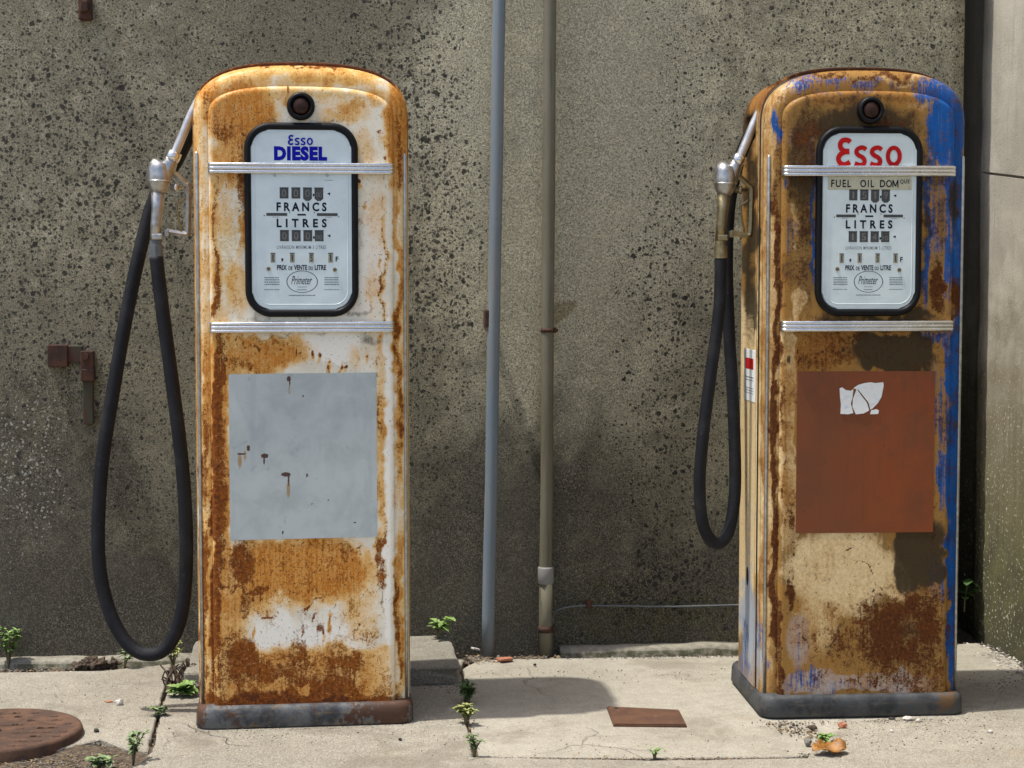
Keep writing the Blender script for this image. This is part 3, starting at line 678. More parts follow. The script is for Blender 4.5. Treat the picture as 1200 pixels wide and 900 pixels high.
# --- lettering
_fc = bpy.data.curves.new('lettering', 'FONT'); _fo = bpy.data.objects.new('lettering', _fc); COL.objects.link(_fo)
def text(bm, s, cx, z, wd, h, y, bold=0.0, space=1.0, mi=0, slant=0.0):
    """lettering fitted to width wd and height h, centred on cx with its foot at z, facing -y"""
    _fc.body = s; _fc.offset = bold; _fc.space_character = space; _fc.resolution_u = 3; _fc.shear = slant; _fc.fill_mode = 'FRONT'; _fc.dimensions = '2D'
    bpy.context.view_layer.update()
    me = bpy.data.meshes.new_from_object(_fo.evaluated_get(bpy.context.evaluated_depsgraph_get()))
    c = co_of(me)
    if not len(c): return
    x0, x1 = c[:, 0].min(), c[:, 0].max(); q0, q1 = c[:, 1].min(), c[:, 1].max()
    sx = wd/(x1-x0); sz = h/(q1-q0)
    vs = [bm.verts.new((cx+(p[0]-(x0+x1)/2)*sx, y, z+(p[1]-q0)*sz)) for p in c]
    for p in me.polygons:
        try:
            f = bm.faces.new([vs[i] for i in p.vertices]); f.material_index = mi
        except ValueError: pass
    bpy.data.meshes.remove(me)
def ribbon(bm, pts, th, y, T, n=6):
    """flat letter stroke through pts (2-d), T maps a point to (x, z)"""
    P = smooth_path([(p[0], p[1], 0) for p in pts], n); L, Q = [], []
    for i, p in enumerate(P):
        t = (P[min(i+1, len(P)-1)]-P[max(i-1, 0)]).normalized(); nn = Vector((-t.y, t.x, 0))*th/2
        for lst, s in ((L, 1), (Q, -1)):
            x, z = T(p+nn*s); lst.append(bm.verts.new((x, y, z)))
    for i in range(len(P)-1):
        f = bm.faces.new((L[i], L[i+1], Q[i+1], Q[i])); f.normal_update()
        if f.normal.y > 0: f.normal_flip()
def oval_script(bm, T, y):
    E1 = [(360, 207), (340, 192), (310, 188), (280, 198), (264, 228), (270, 262), (300, 288), (352, 292)]
    E2 = [(352, 294), (300, 302), (264, 325), (248, 360), (262, 396), (292, 413), (325, 410), (358, 390)]
    Sx = [(512, 276), (488, 259), (458, 258), (426, 276), (420, 305), (444, 330), (476, 346), (498, 375), (488, 408), (452, 418), (404, 402)]
    ribbon(bm, E1, 46, y, T); ribbon(bm, E2, 46, y-.0001, T)
    ribbon(bm, Sx, 41, y, T); ribbon(bm, [(x+149, z) for x, z in Sx], 41, y, T)
    ribbon(bm, [(777+57*math.cos(a), 335+77*math.sin(a)) for a in np.linspace(0, 2*math.pi, 25)], 40, y, T, 3)

def dial(t, side):
    YD = .006                                                   # face of the dial plate
    bm = bmesh.new(); prism(bm, rrect(.1285, 1.091, 1.552, .045), YD, .03)
    bmesh.ops.bevel(bm, geom=[e for e in bm.edges if all(abs(v.co.y-YD) < 1e-6 for v in e.verts)], offset=.004, segments=3, affect='EDGES')
    recalc(bm); dp = obj('dial_plate', bm, M['dial'], t)
    # raised inner border of the plate
    ring = rrect(.1185, 1.104, 1.5445, .037, 8); bm = bmesh.new()
    tube(bm, [(x, YD+.0012, z) for x, z in ring]+[(ring[0][0], YD+.0012, ring[0][1])], .0020, 8, False); recalc(bm)
    obj('raised_border', bm, M['dial'], dp, True)
    X = lambda p: (p-351.5)*.002165; Z = lambda q: 1.55-(q-152)*.002176
    W = lambda a, b: (b-a)*.002165
    yt = YD-.0006
    k = bmesh.new()
    def T(s, a, b, q0, q1, bold=0, space=1.0, mi=0, slant=0): text(k, s, X((a+b)/2), Z(q1), W(a, b), (q1-q0)*.002176, yt, bold, space, mi, slant)
    def done(name, m_):
        nonlocal k
        for f in k.faces:
            f.normal_update()
            if f.normal.y > 0: f.normal_flip()
        obj(name, k, m_, dp); k = bmesh.new()
    T('FRANCS', 322, 381, 236.2, 246.8, .034, 1.55); done('francs_lettering', M['ink'])
    T('LITRES', 322, 381, 255.5, 265.8, .034, 1.75); done('litres_lettering', M['ink'])
    T('PRIX', 322, 333.6, 310, 316, .03); T('DE', 335.5, 340.3, 311.6, 316, .02); T('VENTE', 342, 357.5, 310, 316, .03); T('DU', 359.3, 364.3, 311.6, 316, .02); T('LITRE', 366.5, 380, 310, 316, .03); done('price_lettering', M['ink'])
    T('F', 391.3, 394.6, 300, 306, .03); done('unit_lettering', M['ink'])
    T(',', 327, 329.6, 302, 306.5, .03)
    T(',', 364.6, 366.8, 226, 229.6, .04); T(',', 364.6, 366.8, 276, 279.6, .04)
    for q in (226, 275.5):
        f = [k.verts.new((X(a), yt, Z(b))) for a, b in ((381.5, q), (385.3, q-1.7), (385.3, q+1.7))]; k.faces.new(f)
    for a, b, q0, q1 in ((346.5, 356.5, 249.8, 251.8),):
        k.faces.new([k.verts.new((X(x), yt, Z(z))) for x, z in ((a, q1), (b, q1), (b, q0), (a, q0))])
    for a, q in ((307.5, 252), (337.5, 248.2), (366.3, 248.2), (395.5, 253)):
        k.faces.new([k.verts.new((X(a+.7*math.cos(i)), yt, Z(q+.7*math.sin(i)))) for i in np.linspace(0, 2*math.pi, 9)[:-1]])
    done('dial_marks', M['ink'])
    T('LIVRAISON MINIMUM 5 LITRES', 322, 380, 287, 291.2, .004, 1.15); done('delivery_lettering', M['faint_ink'])
    rr = random.Random(3)
    def dashes(a, b, q, hh=.55):                                # lines of print too small to read
        x = a
        while x < b-.6:
            L = rr.uniform(.8, 2.6); e_ = min(b, x+L)
            k.faces.new([k.verts.new((X(u), yt, Z(v))) for u, v in ((x, q+hh), (e_, q+hh), (e_, q-hh), (x, q-hh))]); x = e_+.45
    for a_, b_ in ((307, 325), (378, 395)):
        for q in (325, 327.6, 330.3, 333): dashes(a_, b_, q)
        dashes(a_, b_, 339.2, .4); done('small_print', M['faint_ink'])
    dashes(336, 367, 346, .5); dashes(346, 357, 336, .3); dashes(345.5, 357.5, 339.4, .45)
    dashes(317, 325, 253.6, .25); dashes(379, 387, 253.6, .25)
    if side == 'L': dashes(379, 389, 210, .3)
    for f in k.faces:
        f.normal_update()
        if f.normal.y > 0: f.normal_flip()
    obj('small_print', k, M['faint_ink'], dp)
    k = bmesh.new()                                             # oval badge
    el = [(X(351.5)+.0400*math.cos(a), yt, Z(329.8)+.0285*math.sin(a)) for a in np.linspace(0, 2*math.pi, 49)]
    for i in range(48):
        c = Vector((X(351.5), yt, Z(329.8))); a, b = Vector(el[i]), Vector(el[i+1])
        k.faces.new([k.verts.new(p) for p in (a, b, c+(b-c)*.955, c+(a-c)*.955)])
    bmesh.ops.remove_doubles(k, verts=k.verts[:], dist=1e-5)
    text(k, 'Primeter', X(351), Z(333), W(338.6, 363.4), 10*.002176, yt-.0001, .0, 1.0, 0, .45)
    for f in k.faces:
        f.normal_update()
        if f.normal.y > 0: f.normal_flip()
    obj('oval_badge', k, M['ink'], dp)
    # counter windows
    def window(nm, cx, q0, q1, wd, dg, point=0, mats=None, dm=.0):
        k = bmesh.new(); a, b = X(cx-wd/2), X(cx+wd/2); z0, z1 = Z(q1), Z(q0)
        P = [(a, z1), (a, z0), (X(cx-2), z0-point), (X(cx+2), z0-point), (b, z0), (b, z1)] if point else [(a, z1), (a, z0), (b, z0), (b, z1)]
        prism(k, P, yt, YD+.004, 0)
        # a thin black lip along the top edge of the opening
        prism(k, [(a-.0004, z1+.0006), (a-.0004, z1-.0012), (b+.0004, z1-.0012), (b+.0004, z1+.0006)], yt-.0004, YD, 2)
        recalc(k)
        if dg:
            j = bmesh.new(); text(j, dg, X(cx), z0+(z1-z0)*.15, (b-a)*(.5 if dg != '1' else .2)*(1.3 if len(dg) > 1 else 1), (z1-z0)*(.68 if len(dg) < 2 else .42), yt-.0006, .0, 1, 1)
            for f in j.faces:
                f.normal_update()
                if f.normal.y > 0: f.normal_flip()
            m2 = bpy.data.meshes.new('x'); j.to_mesh(m2); j.free(); k.from_mesh(m2); bpy.data.meshes.remove(m2)
        me = bpy.data.meshes.new(nm); k.to_mesh(me); k.free()
        return link(nm, me, mats or [M['slot'], M['digit'], M['black']], dp)
    fr, li = (('0', '0', '0', '00'), ('0', '0', '0', '00')) if side == 'L' else (('1', '5', '1', '9'), ('1', '5', '4', '10'))
    for i, cx in enumerate((331, 344.9, 358.6, 372)):
        window('counter_window', cx, 219, 231.8, 10.4, fr[i], .006 if i > 1 else 0); window('counter_window', cx, 269.2, 282, 10.4, li[i])
    for i, cx in enumerate((317.3, 340, 362.6, 385.4)):
        window('price_window', cx, 296, 307.2, 5.4, '1151'[i], 0, [M['pale_slot'], M['ink'], M['black']])
    for a, b in ((310, 334.5), (369.5, 394)):
        k = bmesh.new(); prism(k, [(X(a), Z(252.2)), (X(b), Z(252.2)), (X(b), Z(248.8)), (X(a), Z(248.8))], yt, YD+.003); recalc(k); obj('slot', k, M['slot'], dp)
    for cx, q in ((312, 314.6), (390.3, 315.6)):
        k = bmesh.new(); tube(k, [(X(cx), yt-.002, Z(q)), (X(cx), YD+.002, Z(q))], .0052, 14)
        box(k, X(cx)-.004, X(cx)+.004, yt-.0026, yt-.0021, Z(q)-.0006, Z(q)+.0006, 0, mi=1); recalc(k); obj('screw', k, [M['brass'], M['black']], dp)
    # maker's lettering at the top of the dial
    k = bmesh.new()
    if side == 'L':
        oval_script(k, lambda p: (X(336+(p.x-228)*.0470), Z(157.2+(p.y-165)*.0445)), yt-.001)
        obj('logo_lettering', k, M['blue_ink'], dp)
        k = bmesh.new(); T('DIESEL', 319.5, 382, 170.4, 187.4, .065, 1.12)
        for f in k.faces:
            f.normal_update()
            if f.normal.y > 0: f.normal_flip()
        obj('grade_lettering', k, M['blue_ink'], dp)
        k = bmesh.new()
        for cx, q in ((320, 204.5), (382, 204.5)):
            tube(k, [(X(cx), yt-.002, Z(q)), (X(cx), YD+.001, Z(q))], .004, 10)
        recalc(k); obj('rivets', k, M['dull_metal'], dp)
    else:
        oval_script(k, lambda p: ((p.x-547)/7.83*.002235-.001, 1.541-(p.y-163)/7.83*.00222), yt-.001)
        obj('logo_lettering', k, M['red_ink'], dp)
        k = bmesh.new(); box(k, -.114, .114, YD-.0022, YD+.002, 1.405, 1.440, .001, 1)
        gp = obj('grade_plate', k, M['cream_plate'], dp)
        k = bmesh.new(); yy = YD-.0028
        text(k, 'FUEL', -.0785, 1.4105, .054, .0195, yy, .02, 1.25); text(k, 'OIL', -.0075, 1.4105, .038, .0195, yy, .02, 1.25); text(k, 'DO', .0440, 1.4105, .033, .0195, yy, .02, 1.1);  text(k, 'QUE', .0955, 1.4190, .0265, .0125, yy, .012, 1.1)
        for i_, st_ in enumerate(([(0, 0), (0, 1)], [(0, 1), (.5, .15)], [(.5, .15), (1, 1)], [(1, 1), (1, 0)])):
            ribbon(k, [(a_[0]*8, a_[1]*10) for a_ in st_], 1.7, yy-.0001*i_, lambda p: (.0628+p.x*.0017, 1.4105+p.y*.00195), 2)
        for f in k.faces:
            f.normal_update()
            if f.normal.y > 0: f.normal_flip()
        obj('grade_lettering', k, M['ink'], dp)
    return dp

RIM = dict(L=[(1, 'b', 352, 60, 128, 42, 1.25, .2), (0, 'b', 352, 100, 160, 80, .75, .4), (2, 'b', 352, 84, 100, 8, .4, .5), (0, 'b', 222, 430, 8, 420, .7, .4)],
           R=[(1, 'b', 1010, 74, 115, 26, 1.2, .25), (0, 'b', 900, 105, 36, 30, .8, .5)])
def make_pump(side, label, o, yaw, sc, paint, basem, strokes, base_ch):
    t = thing('fuel_pump', label, 'fuel pump', o, yaw, 'old fuel pumps in front of the wall'); t.scale = (sc, 1, 1)
    Mw = Matrix.Translation(o) @ Matrix.Rotation(yaw, 4, 'Z') @ Matrix.Diagonal((sc, 1, 1, 1))
    def painted(name, V, F, m=None, extra=()):
        me = bpy.data.meshes.new(name); me.from_pydata(V.tolist(), [], F); me.update()
        ob = link(name, me, m or paint, t, True)
        wv = (np.array(Mw.to_3x3()) @ V.T).T+np.array(o); px, py = project(wv)
        wear(me, px, py, list(strokes)+list(extra), base_ch, 5.0); return ob
    # base shoe
    k = bmesh.new(); lv = [(.006, 0.0, 0), (.0, .006, 0), (.0, .044, 0), (.003, .053, 0), (.010, .059, 0), (.03, .061, 0)]; rings = []
    for ins, z, _ in lv:
        rings.append([k.verts.new((x, y, z)) for x, y in plan_rrect(.284-ins, -.004+ins, .45-ins, .042-ins*.6, 10)])
    for a, b in zip(rings, rings[1:]):
        for i in range(len(a)): k.faces.new((a[i], a[(i+1) % len(a)], b[(i+1) % len(a)], b[i]))
    k.faces.new(rings[-1]); k.faces.new(rings[0][::-1]); recalc(k)
    for v in k.verts:
        if .005 < v.co.z < .056: v.co += Vector((mnoise.noise(v.co*12), mnoise.noise(v.co*12+Vector((3, 3, 3))), 0))*.0025
    obj('base', k, basem, t, True)
    painted('rear_shell', *arch_shell_rear(), extra=RIM[side]); painted('front_shell', *arch_body(.2755, .058, 1.568, 1.7215, 2.9, .030, .036, .104, .007, 5))
    painted('front_panel', *arch_body(.236, .056, 1.578, 1.664, 3.0, .0135, .013, .05, .004, 2))
    # thin dark seam between the shells
    ph = np.linspace(0, math.pi, 90); k = bmesh.new()
    seam = [(.2755, .105, .06)]+[(.2755*math.copysign(abs(math.cos(a))**(2/2.9), math.cos(a)), .105, 1.568+.1535*abs(math.sin(a))**(2/2.9)) for a in ph]+[(-.2755, .105, .06)]
    tube(k, seam, .0036, 6); recalc(k); obj('seam', k, M['black'], t, True)
    # gasket and dial
    k = bmesh.new(); oo = rrect(.1455, 1.072, 1.571, .068, 10); ii = rrect(.1268, 1.0925, 1.5505, .046, 10); n = len(oo)
    prof = []
    for f, y in ((0, .016), (.04, .007), (.25, .001), (.6, .0), (.9, .003), (1.0, .010), (1.0, .02)):
        prof.append([k.verts.new((a[0]+(b[0]-a[0])*f, y, a[1]+(b[1]-a[1])*f)) for a, b in zip(oo, ii)])
    for a, b in zip(prof, prof[1:]):
        for i in range(n): k.faces.new((a[i], a[(i+1) % n], b[(i+1) % n], b[i]))
    recalc(k); obj('window_gasket', k, M['gasket'], t, True)
    dial(t, side)
    # signal lamp
    k = bmesh.new(); ring = [(math.cos(2*math.pi*i/36), math.sin(2*math.pi*i/36)) for i in range(36)]; rr = []
    for r_, y in ((.036, .02), (.036, .006), (.034, -.004), (.029, -.008), (.025, -.006), (.0235, .0), (.0235, .014)):
        rr.append([k.verts.new((c*r_, y, 1.612+s*r_)) for c, s in ring])
    for a, b in zip(rr, rr[1:]):
        for i in range(36): k.faces.new((a[i], a[(i+1) % 36], b[(i+1) % 36], b[i]))
    recalc(k); lh = obj('lamp', k, M['gasket'], t, True)
    k = bmesh.new(); rr = []
    for r_, y in ((.0233, .006), (.0225, .0), (.019, -.005), (.011, -.0085), (.004, -.0095)):
        rr.append([k.verts.new((c*r_, y, 1.612+s*r_)) for c, s in ring])
    for a, b in zip(rr, rr[1:]):
        for i in range(36): k.faces.new((a[i], a[(i+1) % 36], b[(i+1) % 36], b[i]))
    k.faces.new(rr[-1]); recalc(k); obj('lamp_lens', k, M['lens'], lh, True)
    # ribbed chrome bars
    for zc_ in (1.4535, 1.046):
        k = bmesh.new(); sec = [(.0135, -.0142)]
        for c in (-.0095, 0, .0095):
            for a in np.linspace(-90, 90, 9): sec.append((.0015-.0042*math.cos(R(a)), c+.0047*math.sin(R(a))))
        sec.append((.0135, .0142)); rings = []
        xs = [-.2375, -.2372, -.236, -.233, -.229, -.224, -.1, 0, .1, .224, .229, .233, .236, .2372, .2375]
        for x in xs:
            e_ = max(0, (abs(x)-.222)/.0155); yo = .016*(1-math.sqrt(max(0, 1-e_*e_))); s = 1-.12*e_**3
            rings.append([k.verts.new((x, y+yo, zc_+z*s+x*.002)) for y, z in sec])
        for a, b in zip(rings, rings[1:]):
            for i in range(len(sec)): k.faces.new((a[i], a[(i+1) % len(sec)], b[(i+1) % len(sec)], b[i]))
        k.faces.new(rings[0]); k.faces.new(rings[-1][::-1]); recalc(k); obj('trim_bar', k, M['chrome'], t, True)
    for s in (-1, 1):                                            # upright chrome strips on the shell edges
        k = bmesh.new(); tube(k, [(s*.2668, .0405, z) for z in (.062, .4, .9, 1.3, 1.492, 1.497)], [.0048]*5+[.002], 10); recalc(k); obj('edge_strip', k, M['dull_metal'], t, True)
    # painted sign panel
    k = bmesh.new(); nx_, nz_ = 90, 100; vs = {}
    for j in range(nz_+1):
        for i in range(nx_+1):
            x = -.190+.380*i/nx_; z = .495+.431*j/nz_+ (x*.006 if side == 'L' else -x*.002); vs[i, j] = k.verts.new((x, .0122, z))
    for j in range(nz_):
        for i in range(nx_): k.faces.new((vs[i, j], vs[i+1, j], vs[i+1, j+1], vs[i, j+1]))
    rim = [e for e in k.edges if e.is_boundary]; r_ = bmesh.ops.extrude_edge_only(k, edges=rim)
    for v in r_['geom']:
        if isinstance(v, bmesh.types.BMVert): v.co.y += .003
    recalc(k)
    sg = obj('sign_panel', k, M['sign_grey' if side == 'L' else 'sign_red'], t)
    if side == 'L':
        c = co_of(sg.data); wv = (np.array(Mw.to_3x3()) @ c.T).T+np.array(o); px, py = project(wv)
        wear(sg.data, px, py, [(0, 'e', 281, 540, 3, 10, .8, .6), (0, 'e', 287, 534, 2, 9, .7, .6), (1, 'e', 283, 532, 6, 1.6, .9, .5), (1, 'e', 291, 525, 2, 4, .9, .5), (1, 'e', 310, 534, 4.5, 2.6, 1, .4), (1, 'e', 309, 540, 1.2, 6, .8, .5), (1, 'e', 312.5, 540, 1, 6, .7, .5),
            (1, 'e', 335, 556, 6, 2.4, 1, .4), (1, 'e', 338, 563, 1.3, 9, .8, .5), (0, 'e', 338, 573, 2.2, 12, .9, .6), (1, 'e', 338.5, 444, 2.6, 3.2, 1, .4), (1, 'e', 339, 449, 1, 7, .8, .5), (0, 'e', 339, 456, 2, 9, .6, .6), (1, 'e', 360, 557, 1.5, 2.5, .9, .5), (1, 'e', 355.5, 464, 1.4, 1.4, .9, .5),
            (1, 'e', 331, 624, 1.2, 2.4, 1, .4), (1, 'e', 385, 586, 1.3, 1.3, .9, .4), (1, 'e', 395, 583, 1.2, 1.2, .9, .4), (1, 'e', 416, 612, 1.5, 1.2, .9, .4), (1, 'e', 365, 590, 1.1, 1.1, .9, .4), (0, 'e', 292, 444, 3, 5, .5, .6)])
    return t, Mw
def arch_shell_rear():
    V, F = arch_body(.2805, .058, 1.574, 1.7360, 2.9, .107, .004, .425, .02, 40, 0, True)
    side = V[:, 0] < -.20                                       # pocket for the nozzle in the left side
    f = sst(.150, .156, V[:, 1])*(1-sst(.288, .294, V[:, 1]))*sst(.93, .945, V[:, 2])*(1-sst(1.60, 1.62, V[:, 2]))
    V[:, 0] += np.where(side & (V[:, 1] > .12), f*.030, 0)
    r_ = .11; q = np.clip(V[:, 1]-(.425-r_), 0, r_*.985); ins = r_-np.sqrt(r_*r_-q*q)       # rounded back edge
    V[:, 0] *= 1-ins/.2805; V[:, 2] = np.where(V[:, 2] > .3, .3+(V[:, 2]-.3)*(1-ins/1.43), V[:, 2])
    return V, F

def st(*a): return a
L_STROKES = [
    # 0 stain, 1 rust, 2 grime, 3 blue, 4 cream, 5 pale
    # upper shell and shoulders
    st(0, 'e', 352, 84, 130, 16, .62, .5), st(0, 'e', 243, 110, 18, 40, .85, .5), st(0, 'e', 466, 150, 16, 70, .95, .5), st(1, 'e', 240, 118, 7, 14, .62, .6), st(1, 'e', 468, 175, 5, 32, .55, .6), st(4, 'e', 352, 86, 130, 16, .7, .5), st(1, 'b', 352, 76, 120, 2.5, .75, .6), st(0, 'b', 228, 430, 7, 400, .62, .5), st(4, 'b', 478, 430, 6, 400, .7, .5),st(0, 'b', 478, 430, 6, 400, .35, .5),
    # upper panel
    st(0, 'e', 283, 136, 42, 44, .95, .4), st(1, 'e', 262, 148, 17, 26, .52, .7), st(0, 'e', 270, 185, 24, 36, .8, .5), st(1, 'e', 275, 180, 10, 24, .45, .7), st(0, 'e', 408, 130, 34, 16, .62, .6), st(0, 'e', 425, 175, 14, 40, .52, .6), st(4, 'e', 352, 105, 110, 9, .7, .6), st(0, 'e', 352, 112, 95, 12, .45, .6), st(0, 'e', 437, 110, 14, 12, .6, .5), st(5, 'e', 388, 120, 16, 12, .6, .6), st(5, 'e', 330, 110, 14, 12, .5, .6),
    # left of the dial
    st(0, 'b', 283, 240, 5, 60, .8, .6), st(1, 'e', 281, 225, 5, 26, .6, .6), st(5, 'e', 262, 240, 12, 40, .55, .6), st(0, 'e', 262, 250, 14, 40, .42, .7), st(1, 'b', 252, 310, 3, 85, .75, .5), st(1, 'e', 254, 350, 6, 30, .7, .6), st(0, 'b', 252, 300, 8, 120, .6, .6), st(0, 'e', 275, 335, 15, 36, .55, .6), st(1, 'e', 275, 345, 7, 20, .32, .7), st(4, 'e', 265, 290, 18, 90, .6, .7), st(0, 'b', 239, 330, 5, 240, .5, .6), st(1, 'b', 238, 300, 3.5, 260, .32, .6),
    # right of the dial
    st(0, 'e', 430, 235, 10, 40, .38, .7), st(0, 'b', 450, 330, 3, 110, .5, .5), st(1, 'b', 449, 340, 2, 45, .58, .5), st(5, 'e', 436, 300, 16, 90, .7, .6), st(1, 'b', 448, 225, 1.5, 70, .45, .5), st(0, 'b', 467, 400, 5, 180, .82, .5), st(1, 'b', 467, 440, 3, 110, .58, .5), st(1, 'b', 468, 180, 4, 60, .5, .6),
    st(2, 'e', 283, 200, 6, 60, .6, .6), st(2, 'e', 352, 141, 60, 4, .5, .6), st(2, 'e', 421, 300, 3, 60, .4, .6), st(1, 'b', 278, 215, 3, 40, .5, .6), st(1, 'b', 436, 350, 1.5, 20, .5, .6), st(1, 'b', 444, 470, 2, 60, .5, .6), st(0, 'b', 440, 500, 6, 100, .5, .6),
    # around the lower bar
    st(2, 'e', 360, 371, 95, 5, .5, .6), st(2, 'e', 340, 392, 110, 3, .42, .6), st(2, 'e', 440, 398, 22, 7, .45, .7), st(2, 'e', 280, 172, 5, 34, .35, .7),
    st(0, 'e', 300, 415, 58, 26, .82, .4), st(1, 'e', 330, 402, 14, 6, .45, .7), st(1, 'e', 285, 430, 28, 6, .42, .7), st(5, 'e', 385, 408, 40, 22, 1.0, .4), st(0, 'e', 425, 420, 16, 14, .45, .7),
    st(0, 'b', 432, 320, 9, 150, -.5, .5), st(0, 'e', 440, 280, 14, 120, .30, .6),
    # left upright rust band
    st(1, 'b', 256, 600, 7, 222, .82, .4), st(1, 'b', 252, 600, 3, 222, .9, .4), st(1, 'e', 258, 560, 9, 120, .8, .5), st(0, 'b', 258, 600, 12, 230, .9, .4), st(1, 'b', 241, 660, 4.5, 190, .62, .4), st(0, 'b', 241, 600, 6, 240, .75, .4), st(4, 'b', 247, 600, 2.2, 240, .6, .4),
    # right uprights
    st(0, 'b', 446, 540, 5, 110, .62, .5), st(1, 'b', 446, 600, 2, 90, .42, .6), st(1, 'b', 449, 660, 2.5, 60, .6, .5), st(2, 'b', 449, 660, 2, 50, .3, .6), st(5, 'b', 456, 600, 4, 210, .8, .5), st(0, 'b', 468, 720, 5, 100, .85, .5), st(1, 'b', 466, 740, 3, 80, .66, .5),
    # lower panel
    st(0, 'e', 350, 668, 94, 44, .98, .35), st(0, 'e', 300, 730, 50, 70, .8, .5), st(1, 'e', 282, 662, 15, 28, .80, .5), st(1, 'e', 275, 640, 22, 14, .55, .6), st(1, 'e', 383, 660, 10, 36, .50, .7), st(1, 'e', 405, 645, 18, 20, .5, .7), st(1, 'e', 340, 690, 60, 26, .36, .7), st(1, 'e', 425, 645, 6, 9, .55, .7), st(1, 'e', 300, 692, 16, 4, .75, .5), st(1, 'e', 287, 716, 8, 22, .72, .5),
    st(0, 'e', 322, 742, 34, 32, -.85, .6), st(1, 'e', 322, 742, 34, 30, -.8, .6), st(0, 'e', 386, 748, 54, 24, -.9, .6), st(1, 'e', 390, 745, 52, 26, -.8, .6), st(5, 'e', 322, 745, 28, 28, .8, .5), st(5, 'e', 385, 750, 46, 22, .9, .5), st(5, 'e', 390, 720, 24, 18, .5, .6), st(0, 'e', 422, 705, 24, 44, .5, .6), st(4, 'e', 425, 720, 24, 40, .5, .6), st(1, 'e', 378, 732, 5, 5, .7, .5),
    st(1, 'b', 352, 806, 98, 26, .80, .7), st(1, 'e', 352, 790, 90, 36, .45, .6), st(1, 'e', 285, 778, 30, 32, .80, .8), st(1, 'e', 349, 776, 18, 30, .72, .8), st(1, 'e', 405, 784, 40, 28, .68, .8), st(0, 'b', 352, 795, 105, 38, .85, .4), st(1, 'e', 318, 808, 26, 7, -.45, .6), st(1, 'e', 354, 805, 7, 5, -.9, .5), st(5, 'e', 354, 805, 7, 5, .9, .5), st(1, 'e', 432, 795, 12, 16, -.5, .6), st(2, 'b', 352, 828, 110, 13, .85, .4), st(1, 'b', 352, 824, 110, 10, 1.05, .5), st(1, 'e', 365, 735, 85, 42, .26, .6), st(1, 'e', 425, 720, 22, 60, .34, .6), st(1, 'e', 350, 665, 90, 40, .34, .5), st(2, 'e', 285, 765, 20, 14, .4, .6), st(1, 'e', 275, 808, 6, 5, -.7, .6), st(2, 'b', 240, 805, 5, 22, .5, .5),
]
